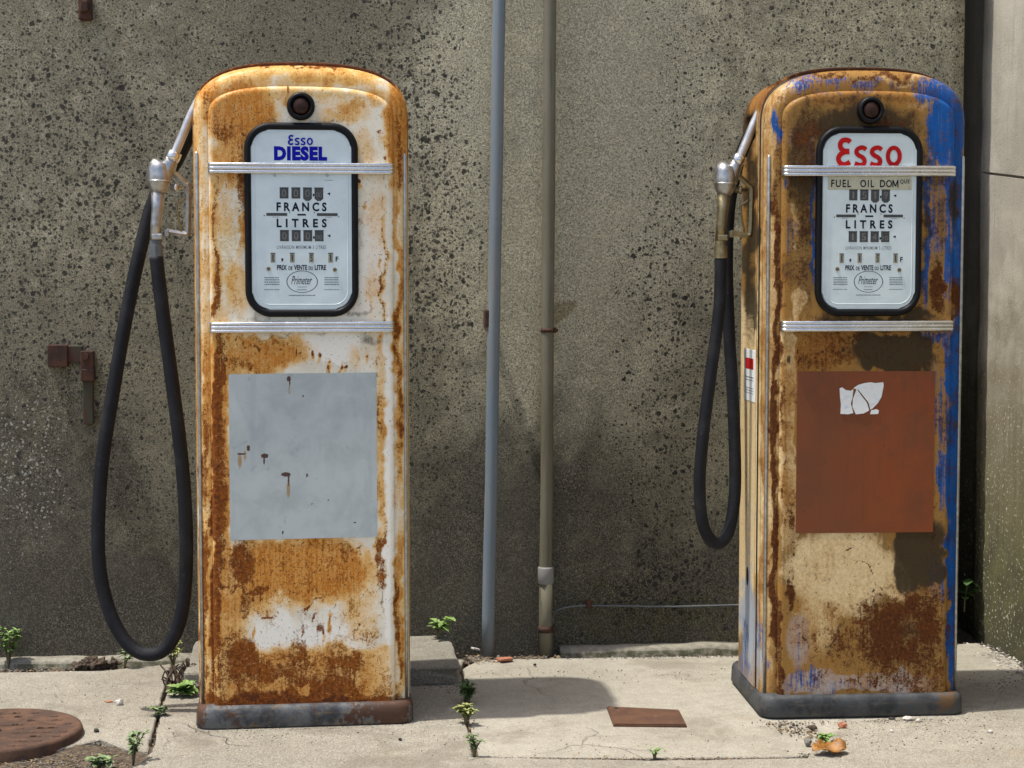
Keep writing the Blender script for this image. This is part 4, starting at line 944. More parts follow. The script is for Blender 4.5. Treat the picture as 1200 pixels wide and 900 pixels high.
R_STROKES = [
    # shell: rusted crown with pale and blue patches
    st(1, 'b', 1010, 89, 90, 4, .66, .6), st(0, 'e', 1000, 100, 110, 18, .55, .6), st(4, 'e', 1040, 95, 55, 5, .8, .5), st(4, 'e', 930, 105, 26, 9, .75, .6), st(3, 'e', 940, 105, 22, 9, .66, .6), st(3, 'e', 909, 152, 5, 24, .85, .5), st(3, 'e', 1112, 140, 22, 44, 1.0, .4), st(2, 'e', 1050, 101, 60, 4, .45, .6), st(1, 'b', 908, 240, 6, 60, .62, .5), st(4, 'e', 910, 132, 5, 22, .6, .5),
    st(1, 'b', 908, 500, 4, 320, .85, .4), st(1, 'b', 911, 760, 4, 60, .8, .4), st(2, 'b', 911, 740, 3, 90, .5, .5), st(5, 'b', 906, 470, 3, 120, .4, .6),
    # left flank
    st(4, 'b', 894, 450, 8, 380, .85, .4), st(0, 'b', 895, 430, 6, 330, .52, .6), st(4, 'b', 876, 540, 14, 190, 1.2, .35), st(5, 'b', 876, 660, 8, 100, .45, .6), st(2, 'b', 879, 260, 8, 145, .85, .35), st(0, 'b', 878, 450, 5, 80, .35, .6), st(3, 'e', 872, 765, 6, 50, .55, .6), st(5, 'e', 880, 760, 9, 60, .9, .6), st(3, 'e', 893, 760, 5, 45, .6, .6), st(0, 'e', 893, 110, 14, 24, .55, .5),
    st(0, 'b', 876, 560, 13, 220, -.9, .3), st(1, 'b', 876, 560, 13, 240, -.95, .3), st(2, 'b', 876, 600, 13, 170, -.9, .3), st(1, 'b', 894, 450, 8, 380, -.8, .4), st(2, 'b', 894, 450, 8, 380, -.8, .4), st(5, 'e', 880, 740, 14, 80, .75, .5),
    # panel top
    st(2, 'e', 1010, 146, 92, 28, .84, .6), st(2, 'e', 1012, 116, 60, 8, .55, .7), st(3, 'b', 985, 96, 60, 5, .6, .6), st(3, 'e', 1095, 105, 22, 12, .75, .6), st(2, 'e', 930, 310, 16, 60, .5, .7), st(2, 'e', 942, 190, 24, 74, .76, .6), st(2, 'e', 946, 290, 13, 100, .62, .6), st(2, 'e', 1020, 376, 80, 10, .7, .6), st(2, 'e', 1084, 250, 6, 120, .6, .6), st(2, 'b', 1103, 270, 8, 90, .42, .6), st(2, 'e', 1095, 215, 14, 10, .6, .6), st(4, 'e', 915, 112, 10, 10, .7, .5), st(3, 'b', 1010, 98, 80, 6, .42, .6),
    st(1, 'e', 945, 165, 26, 48, .58, .5), st(2, 'e', 945, 185, 20, 46, .5, .6), st(2, 'e', 1000, 145, 44, 12, .5, .6), st(1, 'e', 1050, 150, 34, 20, .52, .6), st(0, 'e', 1015, 113, 80, 9, .75, .5), st(4, 'e', 1010, 110, 75, 6, .6, .6), st(3, 'e', 1101, 160, 17, 34, 1.1, .35), st(3, 'e', 1036, 140, 3.5, 12, .8, .5), st(4, 'e', 1080, 118, 24, 7, .6, .6), st(1, 'e', 1020, 165, 80, 12, .4, .6), st(2, 'e', 952, 260, 14, 110, .55, .6), st(5, 'e', 922, 165, 4, 14, .6, .6),
    # left of the dial
    st(1, 'b', 938, 290, 15, 80, .50, .5), st(2, 'b', 946, 300, 10, 75, .5, .6), st(4, 'e', 932, 248, 4, 7, 1.0, .4), st(4, 'e', 932, 268, 6, 12, 1.1, .4), st(4, 'e', 933, 295, 4, 6, 1.0, .4), st(4, 'e', 934, 350, 9, 22, 1.1, .4), st(1, 'e', 933, 350, 9, 20, -.7, .5), st(1, 'e', 933, 258, 5, 24, -.7, .5), st(3, 'e', 926, 285, 7, 30, .52, .6), st(3, 'b', 954, 250, 2.5, 90, .9, .4), st(0, 'b', 920, 350, 7, 90, .6, .5), st(3, 'e', 921, 218, 4, 10, .5, .6),
    # right of the dial
    st(3, 'b', 1103, 270, 17, 95, .46, .5), st(3, 'b', 1112, 250, 5, 100, .75, .5), st(3, 'b', 1086, 270, 4, 90, .85, .5), st(1, 'e', 1101, 335, 9, 36, .78, .5), st(3, 'e', 1101, 335, 8, 34, -.6, .5), st(2, 'e', 1101, 240, 7, 30, .3, .6), st(1, 'e', 1119, 350, 5, 22, .85, .5), st(2, 'e', 1118, 245, 6, 55, .75, .6), st(0, 'b', 1098, 250, 6, 50, .5, .5),
    # around the lower bar
    st(2, 'e', 1030, 372, 70, 8, .85, .5), st(0, 'e', 955, 410, 50, 30, .85, .4), st(1, 'e', 965, 418, 42, 22, .42, .6), st(1, 'e', 1000, 400, 26, 9, .5, .6), st(2, 's', 1050, 413, 50, 24, .98, .22), st(3, 'e', 1092, 392, 20, 6, .62, .6), st(1, 'b', 918, 410, 8, 22, .5, .6),
    # left column beside the sign
    st(2, 'b', 924, 600, 9, 220, -.95, .4), st(1, 'b', 924, 600, 7, 220, -.8, .4), st(4, 'b', 922, 480, 8, 110, 1.05, .4), st(0, 'b', 922, 500, 8, 130, -.5, .4), st(4, 'b', 898, 420, 7, 330, 1.1, .4), st(1, 'b', 898, 420, 6, 330, -.9, .4),
    st(4, 'b', 924, 540, 9, 115, .8, .5), st(0, 'b', 924, 540, 9, 160, .52, .6), st(1, 'b', 926, 650, 4, 60, .66, .5), st(1, 'b', 919, 540, 2, 130, .42, .6),
    # right column: blue to the foot
    st(3, 'b', 1115, 610, 7, 220, 1.0, .4), st(3, 'b', 1104, 500, 8, 80, .50, .5), st(2, 'b', 1104, 560, 8, 70, .45, .6), st(3, 'e', 1105, 560, 9, 40, .8, .5), st(3, 'b', 1124, 450, 8, 380, 1.0, .4),
    # below the sign
    st(2, 'e', 985, 665, 66, 50, -.95, .4), st(0, 'e', 985, 665, 66, 50, -.6, .4), st(1, 'e', 985, 665, 66, 50, -.5, .4), st(4, 'e', 985, 668, 66, 52, 1.1, .5), st(2, 's', 1078, 650, 30, 42, .98, .22), st(3, 'e', 1097, 680, 12, 40, .5, .6), st(4, 'e', 1050, 680, 18, 26, .9, .4),
    st(1, 'e', 1052, 748, 66, 58, .80, .75), st(1, 'e', 1078, 722, 26, 34, .86, .7), st(2, 'e', 1060, 748, 44, 40, .6, .8), st(1, 'e', 1000, 755, 46, 34, .52, .6), st(0, 'e', 1000, 745, 60, 40, .5, .6), st(4, 'e', 960, 730, 30, 50, .75, .6), st(1, 'e', 1030, 705, 22, 14, .6, .6), st(1, 'e', 1070, 742, 12, 12, -.35, .6), st(1, 'e', 927, 700, 5, 26, .8, .5),
    st(5, 'e', 935, 752, 18, 34, .75, .6), st(3, 'e', 930, 770, 9, 30, .30, .6), st(2, 'e', 985, 762, 40, 16, .35, .7), st(5, 'b', 1000, 800, 92, 12, .9, .5), st(3, 'b', 990, 805, 80, 9, .36, .6), st(1, 'b', 1070, 800, 40, 14, .42, .6), st(1, 'b', 1000, 795, 90, 4, .34, .6), st(1, 'b', 1015, 800, 30, 1.5, .6, .5), st(2, 'b', 1010, 813, 110, 3, .5, .6), st(3, 'e', 940, 795, 26, 16, .55, .6), st(1, 'e', 955, 795, 14, 10, .45, .6),
]
def scratch(ch, pts, v=.85, r=1.3):
    out = []
    for (x0, y0), (x1, y1) in zip(pts, pts[1:]):
        n_ = max(2, int(math.hypot(x1-x0, y1-y0)/1.6))
        for i in range(n_): out.append((ch, 'e', x0+(x1-x0)*i/n_, y0+(y1-y0)*i/n_, r, r, v, .6))
    return out
L_STROKES += scratch(1, [(264, 684), (282, 690), (300, 696), (308, 699)], .9, 1.7)+scratch(1, [(400, 648), (412, 648), (422, 642), (427, 638)], .8)+scratch(1, [(350, 758), (353, 745), (358, 734)], .75)+scratch(1, [(348, 756), (342, 740)], .7)+scratch(1, [(360, 716), (374, 708), (380, 706)], .75)+scratch(1, [(368, 728), (372, 716)], .7)+scratch(1, [(390, 722), (393, 706)], .6)+scratch(1, [(418, 732), (427, 728)], .8)+scratch(1, [(446, 690), (447, 640)], .7, 1.0)+scratch(1, [(449, 300), (449, 255)], .7, 1.0)+scratch(1, [(300, 712), (316, 720), (322, 719)], .75)
R_STROKES += scratch(1, [(993, 643), (1006, 642)], .9)+scratch(1, [(1006, 659), (1024, 668)], .85)+scratch(1, [(1023, 806), (1030, 788), (1036, 770)], .8, 1.5)+scratch(2, [(975, 760), (985, 735), (992, 720)], .8)+scratch(2, [(1010, 770), (1026, 750), (1040, 742)], .8)+scratch(2, [(940, 752), (950, 762)], .7)+scratch(1, [(985, 797), (1055, 797)], .6, 1.0)+scratch(2, [(1052, 770), (1066, 758)], .8)
_rr = random.Random(11)
for _ in range(46):                                             # small chips, drips and nicks
    x_, y_ = _rr.uniform(262, 455), _rr.choice([_rr.uniform(640, 820), _rr.uniform(395, 435), _rr.uniform(110, 365)])
    if 285 < x_ < 420 and 140 < y_ < 372: continue
    L_STROKES += [(1, 'e', x_, y_, _rr.uniform(.9, 2.4), _rr.uniform(1, 4.5), _rr.uniform(.6, 1), .6), (0, 'e', x_, y_+5, 2, _rr.uniform(4, 12), _rr.uniform(.4, .8), .6)]
for _ in range(40):
    x_, y_ = _rr.uniform(918, 1100), _rr.choice([_rr.uniform(630, 810), _rr.uniform(390, 435), _rr.uniform(110, 370)])
    if 952 < x_ < 1086 and 145 < y_ < 372: continue
    R_STROKES += [(_rr.choice([1, 4, 2]), 'e', x_, y_, _rr.uniform(1, 3), _rr.uniform(1, 5), _rr.uniform(.7, 1.1), .5)]
OL = ground(358, 852); YL = R(6.7)
ORr = ground(1017, 840); YR = R(3.7); ORr = ORr-Vector((math.cos(YR), math.sin(YR), 0))*.012
pl, ML = make_pump('L', 'rusty white fuel pump with blue dial lettering and a blank grey panel', OL, YL, 1.0, M['paint_white'], M['base_l'], L_STROKES, (.05, .05, 0, 0, .20, .26))
pr, MR = make_pump('R', 'rusty brown and blue fuel pump with red dial lettering and a torn sticker', ORr, YR, .978, M['paint_blue'], M['base_r'], R_STROKES, (.46, .26, .27, .08, .14, .0))

# --- nozzle and hose of each pump
def nozzle(t, o, yaw, sx, dx, side, yn=.165):
    """drawn in the left pump's photo pixels, measured on a plane yn behind its front"""
    def q(px, py, y=0.0):
        a, z = on_plane(px, py, OL, YL, yn); return Vector((a+dx, yn+y, z))
    bodym = M['dull_metal'] if side == 'L' else M['dull_metal']
    k = bmesh.new(); P = [(188, 187), (187, 188.5), (186.5, 192), (186.5, 198), (187, 206), (187, 212), (186.5, 217), (186, 222), (185.5, 226)]
    tube(k, [q(*p) for p in P], [.006, .018, .026, .0305, .032, .032, .030, .024, .018], 24)
    P = [(192, 208), (196, 198), (200, 190), (202.5, 184)]
    tube(k, [q(*p) for p in P], [.024, .022, .0185, .0165], 20)
    recalc(k); nb = obj('nozzle', k, bodym, t, True)
    k = bmesh.new(); tube(k, [q(186.8, 211.4), q(186.8, 212.6)], .0332, 24); recalc(k); obj('band', k, M['chrome'], nb, True)
    k = bmesh.new(); tube(k, [q(185.5, 223), q(184.5, 245), q(183, 262), q(182.5, 281)], [.019, .0155, .0145, .0155], 20); recalc(k); obj('grip', k, M['dull_metal'] if side == 'L' else M['brass'], nb, True)
    k = bmesh.new(); tube(k, [q(201, 188), q(203, 183.5), q(205.5, 178)], [.019, .0195, .019], 20); recalc(k); obj('spout_collar', k, M['chrome'], nb, True)
    k = bmesh.new(); tube(k, smooth_path([q(203, 184), q(212, 163), q(222, 139), q(231, 121, .0), q(238, 112)], 6), .0118, 18); recalc(k); obj('spout', k, M['spout'], nb, True)
    # trigger guard: a flat bent strip
    gp = smooth_path([q(204, 203), q(210, 208), q(217.5, 214.5), q(221, 219.5), q(221, 245), q(220.5, 268), q(219, 274), q(212, 274), q(203, 272.5), q(195, 271)], 4)
    k = bmesh.new(); tube(k, gp, [.0075]*len(gp), 4, flat=(1, .75)); recalc(k); obj('trigger_guard', k, M['dull_metal'] if side == 'L' else M['brass'], nb)
    k = bmesh.new(); tube(k, smooth_path([q(217, 232), q(208, 238), q(207, 241), q(209, 255), q(212.5, 270)], 5), .0030, 8); recalc(k); obj('trigger', k, M['brass'], nb, True)
    k = bmesh.new(); tube(k, [q(200, 219.5), q(204, 219.5), q(204.1, 219.5), q(208, 219.5), q(208.1, 219.5), q(215, 219.8)], [.008, .008, .011, .011, .0045, .0045], 12); recalc(k); obj('valve_stem', k, M['chrome'] if side == 'L' else M['brass'], nb, True)
    k = bmesh.new(); box(k, q(178, 280).x, q(191, 280).x, yn-.016, yn+.016, q(185, 281).z, q(185, 273.5).z, .004); box(k, q(193, 272).x, q(198, 272).x, yn-.008, yn+.008, q(195, 277).z, q(195, 269).z, .002); obj('swivel', k, M['dull_metal'] if side == 'L' else M['brass'], nb)
    k = bmesh.new(); tube(k, [q(182.5, 281), q(182.5, 287), q(182.6, 287.3), q(183, 302)], [.0150, .0150, .0185, .0185], 8 if side == 'L' else 20); recalc(k); obj('coupling', k, M['cable'] if side == 'L' else M['brass'], nb)
    return q(183, 301)
def hose(t, pts, o, yaw, sx, start, rad=.0185):
    P = [start]
    for px, py, y in pts:
        a, z = on_plane(px, py, o, yaw, y); P.append(Vector((a/sx, y, z)))
    k = bmesh.new(); tube(k, smooth_path(P, 10), rad, 20); recalc(k); return obj('hose', k, M['rubber'], t, True)
s0 = nozzle(pl, OL, YL, 1, 0, 'L')
hose(pl, [(190, 360, .165), (202, 450, .165), (213, 540, .168), (218, 620, .17), (217, 690, .18), (209, 733, .19), (194, 760, .20), (173, 767, .21), (151, 756, .22), (131, 724, .23), (118, 676, .235), (115, 620, .24), (120, 540, .24), (134, 450, .24), (150, 360, .24), (165, 290, .24), (177, 245, .24), (190, 215, .24), (207, 188, .24), (222, 158, .24), (236, 135, .24)], OL, YL, 1, s0)
# the right pump's nozzle hangs a little closer to its side
ax = on_plane(850, 210, ORr, YR, .165)[0]/.978; bx_ = on_plane(187, 206, OL, YL, .165)[0]
s1 = nozzle(pr, ORr, YR, .978, ax-bx_, 'R')
hose(pr, [(843, 360, .165), (834, 430, .165), (825, 500, .165), (820, 560, .17), (822, 605, .18), (830, 629, .19), (842, 637, .20), (854, 622, .21), (861, 580, .22), (861, 520, .23), (858, 450, .24), (854, 380, .25), (852, 310, .25), (854, 250, .25), (860, 212, .25), (868, 182, .25), (880, 155, .25), (897, 132, .25)], ORr, YR, .978, s1, .0172)

# stickers of the right pump
k = bmesh.new()
def on_r(px, py, y): a, z = on_plane(px, py, ORr, YR, y); return a/.978, z
TORN = [[(984, 455), (987, 454), (991, 457), (997, 458), (1000, 456), (999, 466), (997, 473), (1000, 484), (994, 485.5), (985, 485), (985.5, 474), (984.5, 465)],
        [(1000, 455), (1006, 451), (1013, 449), (1020, 448), (1026, 449), (1035, 448), (1035.5, 452), (1033, 465), (1029, 472), (1022, 479), (1020, 480), (1018, 472), (1011, 463), (1006, 457)],
        [(1004, 456), (1009, 463), (1016, 472), (1018.5, 481), (1012, 484.5), (1003, 485.5), (999, 477), (999.5, 468), (1002, 461)],
        [(1021, 481), (1027, 479.5), (1030, 481), (1029, 485), (1020, 485.5)]]
for i, pg in enumerate(TORN):
    P = [on_r(x, y, .011) for x, y in pg]; fs = prism(k, P, .0106-.0002*i, .0122)
recalc(k); bmesh.ops.triangulate(k, faces=k.faces[:])
ts = obj('torn_sticker', k, M['paper'], pr); ts['label'] = 'torn white paper sticker'
def side_pt(px, py):
    """local (y, z) of a photo pixel on the left flank of the right pump"""
    r = ray(px, py); inv = MR.inverted(); o_ = inv @ Vector((0, 0, CAMH)); d_ = inv.to_3x3() @ Vector(r); t_ = (-.2805-o_.x)/d_.x; p = o_+d_*t_; return p.y, p.z
(ya, z1), (yb, z0) = side_pt(872.5, 408), side_pt(885, 472)
xs_ = -.2818; k = bmesh.new(); box(k, xs_, -.2795, min(ya, yb), max(ya, yb), z0, z1, .0006, 1)
sd = obj('notice_sticker', k, M['paper'], pr)
y0_, y1_ = min(ya, yb), max(ya, yb); hh = z1-z0; k = bmesh.new()
box(k, xs_-.0004, xs_+.0004, y0_+.022, y1_-.022, z1-hh*.38, z1-hh*.17, 0); obj('red_field', k, M['red_ink'], sd)
k = bmesh.new()
for f0, f1 in ((.53, .545), (.59, .60), (.74, .752), (.79, .80), (.84, .85)):
    box(k, xs_-.0004, xs_+.0004, y0_+.02, y1_-.02, z1-hh*f1, z1-hh*f0, 0)
obj('print_lines', k, M['faint_ink'], sd)
# keyhole low on the flank
yk, zk = side_pt(876, 675); k = bmesh.new()
tube(k, [(-.2795, yk, zk), (-.2815, yk, zk)], .016, 18, flat=(1.6, .8)); recalc(k); obj('keyhole', k, M['black'], pr)

# ------------------------------------------------------------------ ironwork on the ground
c = ground(10, 851, .03); t = thing('manhole_cover', 'round rusty cast iron cover lying on the pavement at the lower left', 'manhole cover', (c.x-.03, c.y, 0))
Rm = .213; k = bmesh.new(); n = 72; rr = []
for r_, z in ((Rm, -.03), (Rm, .016), (Rm-.003, .022), (Rm-.008, .024), (Rm-.016, .0235), (Rm-.018, .021), (.12, .0215), (.04, .021)):
    rr.append([k.verts.new((r_*math.cos(2*math.pi*i/n), r_*math.sin(2*math.pi*i/n), z)) for i in range(n)])
for a, b in zip(rr, rr[1:]):
    for i in range(n): k.faces.new((a[i], a[(i+1) % n], b[(i+1) % n], b[i]))
k.faces.new(rr[-1]); recalc(k)
for f in k.faces: f.smooth = True
rr_ = random.Random(5)
for i in range(90):                                             # worn raised studs in rows
    a = rr_.uniform(0, 6.28); row = i % 9; y = -.16+row*.04; x = rr_.uniform(-.19, .19)
    if math.hypot(x, y) > Rm-.028: continue
    box(k, x-.010, x+.010, y-.005, y+.005, .018, .0235, .0022, 2, Matrix.Rotation(.1, 4, 'Z'))
obj('lid', k, M['rust_iron'], t)
k = bmesh.new(); box(k, -.035, .035, -.012, .012, .0195, .0229, 0, 1, Matrix.Translation((-.02, -.02, 0)) @ Matrix.Rotation(.5, 4, 'Z')); obj('lifting_slot', k, M['black'], t)

a, b, c_, d_ = [ground(*p) for p in ((711, 829), (796, 833), (805, 851), (719, 850))]
ctr = (a+b+c_+d_)/4; t = thing('metal_plate', 'small flat rusty metal plate lying on the pavement between the pumps', 'plate', (ctr.x, ctr.y, 0))
k = bmesh.new(); vs = [k.verts.new((p.x-ctr.x, p.y-ctr.y, .004)) for p in (d_, c_, b, a)]; f = k.faces.new(vs)
r_ = bmesh.ops.extrude_face_region(k, geom=[f])
for v in r_['geom']:
    if isinstance(v, bmesh.types.BMVert): v.co.z -= .014
recalc(k); bmesh.ops.bevel(k, geom=[e for e in k.edges if all(v.co.z > 0 for v in e.verts)], offset=.003, segments=2, affect='EDGES'); obj('plate', k, M['rust_plate'], t)
k = bmesh.new()
for s in (.12,): 
    p = a.lerp(c_, s)-ctr; tube(k, [(p.x, p.y, .003), (p.x, p.y, .0055)], .007, 10)
recalc(k); obj('screw', k, M['dark_pebble'], t)

# ------------------------------------------------------------------ weeds
def add_leaf(bm, base, d, L, wd, lobes=3, curl=.3, mi=0, rr=random):
    d = Vector(d).normalized(); s = d.cross(Vector((0, 0, 1)))
    s = s.normalized() if s.length > 1e-3 else Vector((1, 0, 0)); up = s.cross(d)
    n = lobes*4+1; mid = []; lf = []; rt = []
    for i in range(n+1):
        u = i/n; w_ = wd*(math.sin(math.pi*min(1, u*.9+.08))**.8)*(.55+.45*abs(math.sin(u*lobes*math.pi)))*(1 if i < n else .05)
        c = base+d*(L*u)-up*(curl*L*u*u)*1.0
        mid.append(bm.verts.new(c)); lf.append(bm.verts.new(c+s*w_+up*w_*.35)); rt.append(bm.verts.new(c-s*w_+up*w_*.35))
    for i in range(n):
        for A_, B_ in ((mid, lf), (rt, mid)):
            f = bm.faces.new((A_[i], A_[i+1], B_[i+1], B_[i])); f.material_index = mi
def weed(name, lab, loc, h, stems, leaves, L, lm, seed, spread=.5, flat=False, wd=.3, lobes=3):
    rr = random.Random(seed); t = thing(name, lab, 'weed', loc, 0, 'weeds in the pavement joints')
    bs = bmesh.new(); bl = bmesh.new()
    for i in range(stems):
        a = rr.uniform(0, 6.28); lean = rr.uniform(.1, 1)*spread; hh = h*rr.uniform(.65, 1.0)
        top = Vector((math.cos(a)*lean*hh, math.sin(a)*lean*hh*.8, hh))
        P = smooth_path([(0, 0, -.01), (top.x*.3, top.y*.3, hh*.5), top], 4); tube(bs, P, [.0028-.0018*j/len(P) for j in range(len(P))], 6)
        for j in range(leaves):
            u = rr.uniform(.3, 1)**.7; p = P[min(len(P)-1, int(u*len(P)))]; b = rr.uniform(0, 6.28)
            add_leaf(bl, p.copy(), (math.cos(b), math.sin(b), rr.uniform(-.1, .9)), L*rr.uniform(.6, 1.1), L*wd*rr.uniform(.7, 1.1), lobes, rr.uniform(.1, .5), 0, rr)
    recalc(bs); obj('stem', bs, M['stem'], t, True); obj('foliage', bl, lm, t)
    return t
def gz(px, py, z=0.0): p = ground(px, py); return (p.x, p.y, z)
weed('weed', 'leafy weed at the wall foot at the far left edge', gz(10, 780), .11, 9, 22, .019, M['leaf_green'], 1, .45, lobes=4)
weed('weed', 'small pale weed under the left loop of the hanging hose', gz(146, 782), .065, 4, 8, .028, M['leaf_bluish'], 2, .7)
weed('weed', 'yellow green weed behind the bottom of the hanging hose', gz(203, 783), .085, 7, 14, .018, M['leaf_yellow'], 3, .6)
weed('weed', 'bright green weed in the crack beside the left pump base', gz(212, 817), .03, 5, 9, .036, M['leaf_green'], 4, 1.1, wd=.42)
weed('weed', 'tiny weed growing in the crack next to the white pebble', gz(186, 838), .022, 4, 7, .026, M['leaf_bluish'], 5, 1.2)
weed('weed', 'branching weed growing from the dirt at the bottom left', gz(156, 893), .075, 9, 15, .017, M['leaf_bluish'], 6, .75)
weed('weed', 'low creeping weed in the dirt beside the iron cover', gz(116, 899), .02, 7, 9, .030, M['leaf_bluish'], 7, 1.7)
p = SITE_M @ Vector((site(512, 748, .055)[0], -.07, .06))
weed('weed', 'drooping green weed growing on top of the concrete block', p, .065, 5, 6, .046, M['leaf_green'], 8, .75, wd=.26)
weed('weed', 'dark green weed at the corner of the concrete block', gz(549, 824), .060, 10, 14, .019, M['leaf_dark'], 9, .7)
weed('weed', 'bushy yellow green weed in the joint beside the left pump shadow', gz(546, 848), .055, 10, 14, .018, M['leaf_yellow'], 10, .8)
weed('weed', 'thin upright weed at the front end of the joint', gz(556, 886), .055, 9, 10, .015, M['leaf_bluish'], 11, .5)
weed('weed', 'tiny single sprout in the front joint of the middle slab', gz(767, 888), .022, 3, 4, .018, M['leaf_green'], 12, .8)
weed('weed', 'small sprout beside the curled dead leaf', gz(968, 872), .02, 5, 6, .022, M['leaf_green'], 13, 1.2)
pp = SITE_M @ Vector((EDGE+.035, .02, 0))
weed('weed', 'dark leafy weed in the gap behind the right pump', (pp.x, pp.y, .10), .10, 3, 6, .045, M['leaf_dark'], 14, .28, wd=.40)
# dead stalks in the crack by the left pump
k = bmesh.new(); rr = random.Random(21)
for i in range(34):
    b = Vector((rr.uniform(-.03, .03), rr.uniform(-.05, .06), 0)); tp = b+Vector((rr.uniform(-.035, .035), rr.uniform(-.03, .03), rr.uniform(.015, .085)))
    tube(k, smooth_path([b, b.lerp(tp, .5)+Vector((rr.uniform(-.012, .012), 0, .005)), tp], 3), .0024, 5)
    if i % 2: add_leaf(k, tp.copy(), (rr.uniform(-1, 1), rr.uniform(-1, 1), rr.uniform(-1, .2)), .024, .008, 2, .9)
recalc(k); o = obj('dead_weed', k, M['clod']); o.location = gz(207, 806); tag(o, 'withered dark brown weed in the crack left of the left pump', 'weed')

# ------------------------------------------------------------------ pebbles, shards, dead leaf, clods
def lump(k, c, s, seed, amp=.35, sub=2):
    m = bmesh.ops.create_icosphere(k, subdivisions=sub, radius=1)
    for v in m['verts']:
        q = v.co.copy(); q *= 1+mnoise.noise(q*1.1+Vector((seed*3.1, seed, 0)))*amp+mnoise.noise(q*3+Vector((seed, 0, 2)))*amp*.4
        v.co = Vector((c[0]+q.x*s[0], c[1]+q.y*s[1], c[2]+q.z*s[2]))
def pebble(lab, px, py, s, mat, seed, grp='loose stones on the pavement'):
    k = bmesh.new(); lump(k, (0, 0, s[2]*.75), s, seed, .5); o = obj('pebble', k, mat, smooth=False); o.location = gz(px, py); return tag(o, lab, 'pebble', grp)
pebble('white pebble on the pavement under the hose loop', 140, 826, (.011, .009, .009), M['stone'], 1)
pebble('flat tan chip left of the white pebble', 127, 823, (.012, .007, .003), M['brick'], 2)
pebble('black pebble at the edge of the iron cover', 113, 858, (.007, .006, .006), M['dark_pebble'], 3)
pebble('pale flat stone in front of the right pump base', 1064, 844, (.015, .009, .007), M['stone'], 4)
pebble('small pale stone right beside the pale flat stone', 1076, 846, (.007, .006, .005), M['stone'], 5)
pebble('dark chip under the right pump base', 1045, 843, (.010, .006, .004), M['dark_pebble'], 6)
pebble('reddish brick crumb in front of the right pump', 987, 853, (.011, .009, .009), M['brick'], 7)
pebble('grey stone left of the curled dead leaf', 947, 873, (.009, .008, .010), M['grey_stone'], 8)
pebble('brown lump at the front left corner of the right base', 952, 855, (.012, .008, .007), M['clod'], 9)
pebble('white crumb between pump base and the bottom edge', 1045, 858, (.005, .004, .004), M['stone'], 10)
pebble('white pebble alone at the lower right', 1161, 859, (.007, .006, .005), M['stone'], 11)
pebble('tiny dark pebble in front of the left pump', 469, 868, (.005, .004, .004), M['dark_pebble'], 12)
pebble('tiny dark pebble in front of the pipe feet', 627, 780, (.005, .004, .004), M['dark_pebble'], 13)
pebble('dark clod in the hole beside the left pump base', 226, 812, (.016, .014, .016), M['grey_stone'], 14)
k = bmesh.new(); box(k, -.024, .024, -.018, .018, 0, .010, .002, 1, Matrix.Rotation(.35, 4, 'Z') @ Matrix.Rotation(-.12, 4, 'X'))
for v in k.verts: v.co += Vector((mnoise.noise(v.co*60), mnoise.noise(v.co*60+Vector((4, 4, 4))), mnoise.noise(v.co*60+Vector((8, 4, 4)))*.4))*.008
o = obj('brick_shard', k, M['brick']); o.location = gz(592, 774, .0); tag(o, 'orange brick shard lying at the feet of the two pipes', 'shard')
k = bmesh.new(); box(k, -.012, .012, -.010, .010, 0, .006, .001, 1, Matrix.Rotation(.5, 4, 'Z') @ Matrix.Rotation(.3, 4, 'Y')); o = obj('plaster_chip', k, M['stone']); o.location = gz(557, 766, .012); tag(o, 'pale plaster chip in the litter left of the pipe foot', 'chip')
k = bmesh.new(); n = 10
for u in range(n+1):
    for v in (-2, -1, 0, 1, 2):
        x = -.045+.09*u/n; wd_ = .030*math.sin(math.pi*min(.98, max(.04, u/n)))**.7*(1+.25*math.sin(u*2.3)); y = v/2*wd_
        z = .010+abs(v)*.007*(1 if v > 0 else .4)+.004*math.sin(u*.9)+mnoise.noise(Vector((x*45, y*45, 2)))*.013
        k.verts.new((x, y, max(.003, z)))
k.verts.ensure_lookup_table()
for u in range(n):
    for v in range(4): k.faces.new([k.verts[i] for i in (u*5+v, u*5+v+1, u*5+v+6, u*5+v+5)])
recalc(k); o = obj('dead_leaf', k, M['dry'], smooth=True); o.location = gz(972, 884); o.rotation_euler.z = .25; o.modifiers.new('thickness', 'SOLIDIFY').thickness = .0012
tag(o, 'curled orange brown dead leaf on the pavement before the right pump', 'leaf')
for (px_, py_, s, sd_, lab) in ((113, 781, (.036, .024, .020), 3, 'large dry clod of soil at the wall foot under the hose'), (133, 780, (.018, .015, .013), 5, 'smaller dry clod of soil right of the large clod'), (95, 783, (.02, .016, .012), 8, 'flat dry clod of soil left of the large clod')):
    k = bmesh.new(); lump(k, (0, 0, s[2]*.5), s, sd_, .8, 4)
    for v in k.verts: v.co += v.co.normalized()*mnoise.noise(v.co*90)*.006
    o = obj('soil_clod', k, M['clod']); o.location = gz(px_, py_); tag(o, lab, 'clod', 'clods of soil at the wall foot')

